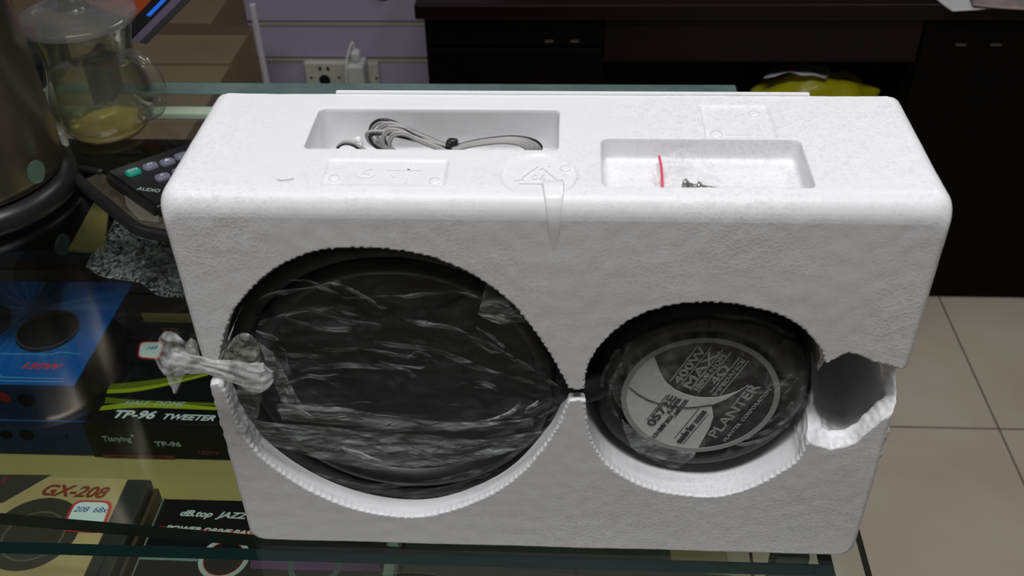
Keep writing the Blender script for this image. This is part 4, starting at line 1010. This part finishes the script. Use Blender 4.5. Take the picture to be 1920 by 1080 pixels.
# knotted tail: a twisted rope, then a crumpled fan
tail = catmull([P(512, 704, 1, .000), P(480, 708, 1, -.004), P(440, 698, 1, -.008), P(400, 690, 1, -.011), P(370, 684, 1, -.013), P(345, 682, 1, -.015), P(325, 684, 1, -.016)], 14)
def rope(path, rad, twist, folds, amp, seed):
    v = []; f = []; S2 = 64; n = len(path)
    for i, p in enumerate(path):
        t = (path[min(n - 1, i + 1)] - path[max(0, i - 1)]).normalized(); u = Vector((0, 1, 0)); u = (u - t * u.dot(t)).normalized(); s = t.cross(u); r0 = rad(i / (n - 1))
        for k_ in range(S2):
            a = 2 * math.pi * k_ / S2
            rr = r0 * (1 + amp * math.sin(folds * a + twist * i / n) + .30 * noise.noise(Vector((math.cos(a) * 2, math.sin(a) * 2, i * .12 + seed))))
            v.append(p + u * math.sin(a) * rr * .75 + s * math.cos(a) * rr)
    for i in range(n - 1):
        for k_ in range(S2): f.append((i * S2 + k_, i * S2 + (k_ + 1) % S2, (i + 1) * S2 + (k_ + 1) % S2, (i + 1) * S2 + k_))
    return from_py(v, f)
link('knotted_tail', rope(tail, lambda t: (.0042 + .0030 * (1 - t) ** 2 + .0012 * math.sin(t * 9)) * min(1, .12 + t * 7) ** .6, 9, 9, .14, 3), M_FILM3, pb, True)
link('tail_end', patch([(300, 632), (312, 616), (330, 622), (352, 640), (372, 660)], [(292, 672), (312, 690), (335, 700), (352, 698), (376, 692)], (-.018, -.014), 34, 30, .010, 61, 0.5, 0.35), M_FILM3, pb, True)
link('tail_end', patch([(296, 668), (312, 672), (330, 676), (350, 680)], [(318, 716), (326, 724), (334, 732), (344, 700)], (-.016, -.020), 30, 30, .008, 67, 0.5, 0.35), M_FILM3, pb, True)
link('tail_end', patch([(300, 640), (296, 655), (292, 668)], [(318, 622), (324, 650), (330, 684)], (-.022, -.012), 20, 24, .008, 71, 0.4, 0.5), M_FILM3, pb, True)
link('tail_end', patch([(352, 640), (360, 632), (372, 640)], [(340, 690), (360, 690), (380, 684)], (-.004, -.012), 16, 24, .006, 73, 0.4, 0.5), M_FILM4, pb, True)
# the other bag
pb2 = empty('plastic_bag', (LC[0], .008, T + .05), 'clear plastic bag over the smaller loudspeaker and its round label', 'bag')
M_FILM5 = film_material('clear_label_film', (.6, .62, .60), .02, .16, 60, .2, .0012, (1.5, 1, .8))
link('film', patch([(1130, 700), (1180, 640), (1300, 600), (1420, 610), (1520, 660)], [(1180, 800), (1240, 850), (1330, 860), (1430, 830), (1510, 760)], (.009, .0085), 110, 80, .0024, 84, 1.3, .9), M_FILM5, pb2, True)
link('film', patch([(1166, 786), (1200, 814), (1250, 838), (1304, 846)], [(1172, 812), (1192, 846), (1232, 866), (1268, 878), (1302, 852)], (.0075, .0055), 50, 24, .0026, 88, .9, .9), M_FILM2, pb2, True)
PR = [([(1128, 730), (1132, 700), (1146, 672), (1160, 655)], 7), ([(1140, 760), (1146, 720), (1160, 690), (1182, 640)], 7), ([(1176, 810), (1156, 780), (1140, 745)], 7), ([(1174, 800), (1200, 790), (1216, 770), (1226, 745), (1224, 720)], 6), ([(1220, 812), (1240, 790), (1262, 778)], 5),
    ([(1430, 800), (1470, 770), (1500, 735), (1530, 690)], 6), ([(1400, 822), (1450, 800), (1490, 770), (1515, 735)], 6), ([(1380, 835), (1430, 822), (1480, 795)], 5), ([(1400, 722), (1425, 735), (1450, 720), (1480, 722)], 6), ([(1416, 770), (1432, 748), (1440, 722)], 5),
    ([(1452, 738), (1470, 715), (1484, 700)], 5), ([(1462, 748), (1482, 726), (1498, 706)], 5), ([(1300, 690), (1310, 760), (1306, 852)], 5), ([(1322, 692), (1324, 770), (1318, 850)], 5), ([(1340, 590), (1420, 600), (1490, 630)], 6)]
for i, (pp, w_) in enumerate(PR):
    vert = abs(pp[0][0] - pp[-1][0]) < abs(pp[0][1] - pp[-1][1])
    a_ = [(x - w_ / 2, y) if vert else (x, y - w_ / 2) for x, y in pp]; b_ = [(x + w_ / 2, y) if vert else (x, y + w_ / 2) for x, y in pp]
    link('pleat', patch(a_, b_, (.0068, .0062), 50, 8, .0020, 200 + i * 3, 1.0, 1.2), M_PLEAT, pb2, True)
# ---------------------------------------------------------------- cable and zip bag in the pockets
M_CG = mat('grey_cable', srgb(160, 158, 156), .35); M_CK = mat('dark_cable', srgb(38, 38, 42), .3)
cb = empty('speaker_cable', (-.05, .06, T + .207), 'coiled grey and black twin cable in the longer top pocket, tied in the middle', 'cable')
def strand(pix, ys, m, r=.00085, nm='cord'):
    n = len(pix); pts_ = [P(x, y, 1, ys if not isinstance(ys, (list, tuple)) else ys[0] + (ys[1] - ys[0]) * i / (n - 1)) for i, (x, y) in enumerate(pix)]
    zmin = T + .2076 + r
    pts_ = [Vector((p.x, p.y, max(p.z, zmin))) for p in pts_]
    link(nm, tube(catmull(pts_, 8), r, 8), m, cb, True)
loopL = [(848, 274), (800, 254), (762, 238), (738, 226), (715, 223), (700, 232), (696, 248), (706, 264), (735, 282), (770, 296), (810, 300), (848, 282)]
def shift(pp, dx, dy, k=1.0):
    cx_, cy_ = 848, 276
    return [(cx_ + (x - cx_) * k + dx, cy_ + (y - cy_) * k + dy) for x, y in pp]
for i in range(5):
    k_ = 1 - .05 * i; y_ = .0695 - .0030 * i
    strand(shift(loopL, -2 + 5 * (i % 3), 2 + 3.2 * i, k_), y_, M_CK if i in (0,) else M_CG)
    strand(shift(loopL, -2 + 5 * (i % 3), 5 + 3.2 * i, k_ * .985), y_ - .0003, M_CG if i != 2 else M_CK)
loopL2 = [(848, 276), (790, 262), (740, 250), (712, 246), (690, 248), (688, 258), (700, 272), (740, 290), (800, 296)]
strand(loopL2, .062, M_CG); strand(shift(loopL2, 2, 4, .97), .0615, M_CK)
loopR = [(848, 276), (890, 266), (930, 260), (965, 258), (995, 262), (1010, 270), (1014, 280), (1000, 294), (950, 300), (900, 296), (850, 282)]
for i in range(4):
    k_ = 1 - .05 * i
    strand(shift(loopR, 0, 1.5 * i - 1, k_), .066 - .003 * i, M_CK if i == 0 else M_CG)
    strand(shift(loopR, 1, 1.5 * i + 1.6, k_ * .98), .0655 - .003 * i, M_CG)
strand([(632, 284), (636, 272), (648, 266), (662, 268), (676, 276), (690, 284)], .058, M_CG); strand([(630, 286), (634, 276), (646, 270), (660, 272), (674, 280), (686, 286)], .0575, M_CK, .0006)
tie = catmull([P(845 + 5 * math.cos(t_), 272 + 9 * math.sin(t_), 1, .062 + .002 * math.sin(t_ * 2)) for t_ in (0, 1.05, 2.1, 3.14, 4.2, 5.25)], 6, True)
link('twist_tie', tube(tie, .0013, 8, closed=True), M_BLACK, cb, True)
bm = bmesh.new(); c_ = P(850, 270, 1, .060); bmesh.ops.create_icosphere(bm, subdivisions=3, radius=.0030)
for v_ in bm.verts: v_.co = Vector(v_.co) * (1 + .35 * noise.noise(v_.co * 500)) + c_
link('tie_knot', from_bm(bm), M_BLACK, cb, True)
# a foam crumb in the pocket
for px, py, lab in ((672, 262, 'loose foam crumb against the pocket wall near the cable'), (674, 270, 'loose foam crumb on the end of the cable')):
    bm = bmesh.new(); bmesh.ops.create_icosphere(bm, subdivisions=3, radius=.0022 if py > 265 else .0016); c_ = P(px, py, 1, .0600)
    for v_ in bm.verts: v_.co = Vector(v_.co) * (1 + .3 * noise.noise(v_.co * 700)) + c_
    top('foam_crumb', from_bm(bm), M_FOAMS, lab, 'crumb', smooth=True)
zb = empty('zip_bag', (.055, .03, T + .2182), 'small clear zip bag with a red seal line in the shorter top pocket', 'bag')
ZP = .2190
def topz(px, py, z): p = P(px, py, 2, z); return p
def zpatch(c_, nm, mm, amp, n=26, seed=0, dome=.0):
    v = []; f = []
    for j in range(n + 1):
        for i in range(n + 1):
            a, b = i / n, j / n; p = (c_[0] * (1 - a) + c_[1] * a) * (1 - b) + (c_[3] * (1 - a) + c_[2] * a) * b
            h = noise.ridged_multi_fractal(Vector((a * 2.5, b * 2.5, seed)), .9, 2.1, 3, 1, 2)
            v.append(Vector((p.x, p.y, p.z + amp * max(0, h - .3) + dome * math.sin(math.pi * a) * math.sin(math.pi * b))))
    for j in range(n):
        for i in range(n): k_ = j * (n + 1) + i; f.append((k_, k_ + 1, k_ + n + 2, k_ + n + 1))
    link(nm, from_py(v, f), mm, zb)
M_FILMZ = film_material('zip_bag_film', (.85, .86, .86), .05, .45, 150, .1, .0012)
zpatch([topz(1222, 345, ZP), topz(1236, 296, ZP), topz(1285, 285, ZP + .003), topz(1280, 352, ZP + .002)], 'bag_film', M_FILMZ, .0020, seed=2, dome=.001)
zpatch([topz(1276, 352, ZP + .001), topz(1276, 285, ZP + .005), topz(1335, 318, ZP + .003), topz(1352, 350, ZP + .001)], 'bag_film', M_FILMZ, .0035, seed=5, dome=.002)
a_, b_ = topz(1236, 293, ZP + .0035), topz(1242, 352, ZP + .001)
link('red_seal', tube(catmull([a_, a_.lerp(b_, .5) + Vector((.0003, 0, .001)), b_], 6), .0006, 6), mat('pink_red_seal', srgb(225, 60, 105), .4), zb, True)
M_SCR = mat('screw_steel', srgb(150, 150, 148), .35, metal=.7)
for i, (px, py, ang, lab) in enumerate(((1290, 346, -.5, 'short steel screw in the zip bag, nearest the red seal'), (1316, 351, -.3, 'short steel screw in the zip bag, farther from the red seal'))):
    c_ = topz(px, py, .2200); d = Vector((math.cos(ang), math.sin(ang), 0))
    t_ = empty('screw', c_ - Vector((0, 0, .0016)), lab, 'screw', 'screws in the zip bag')
    link('screw_shank', tube([c_, c_ + d * .003, c_ + d * .010, c_ + d * .012], lambda s: .0011 * (1 if s < .9 else .3), 10), M_SCR, t_, True)
    link('screw_head', tube([c_ - d * .0022, c_ - d * .0016, c_], lambda s: .0012 + .0014 * (1 - abs(s - .45) * 1.5), 14), M_SCR, t_, True)

top('stray_hair', tube(catmull([P(x, y, 2, FH + .0006) for x, y in ((519, 336), (528, 338), (540, 337), (551, 334))], 5), .00010, 5), mat('dark_hair', srgb(50, 46, 44), .5), 'thin dark hair lying on the foam block near its front corner', 'hair')
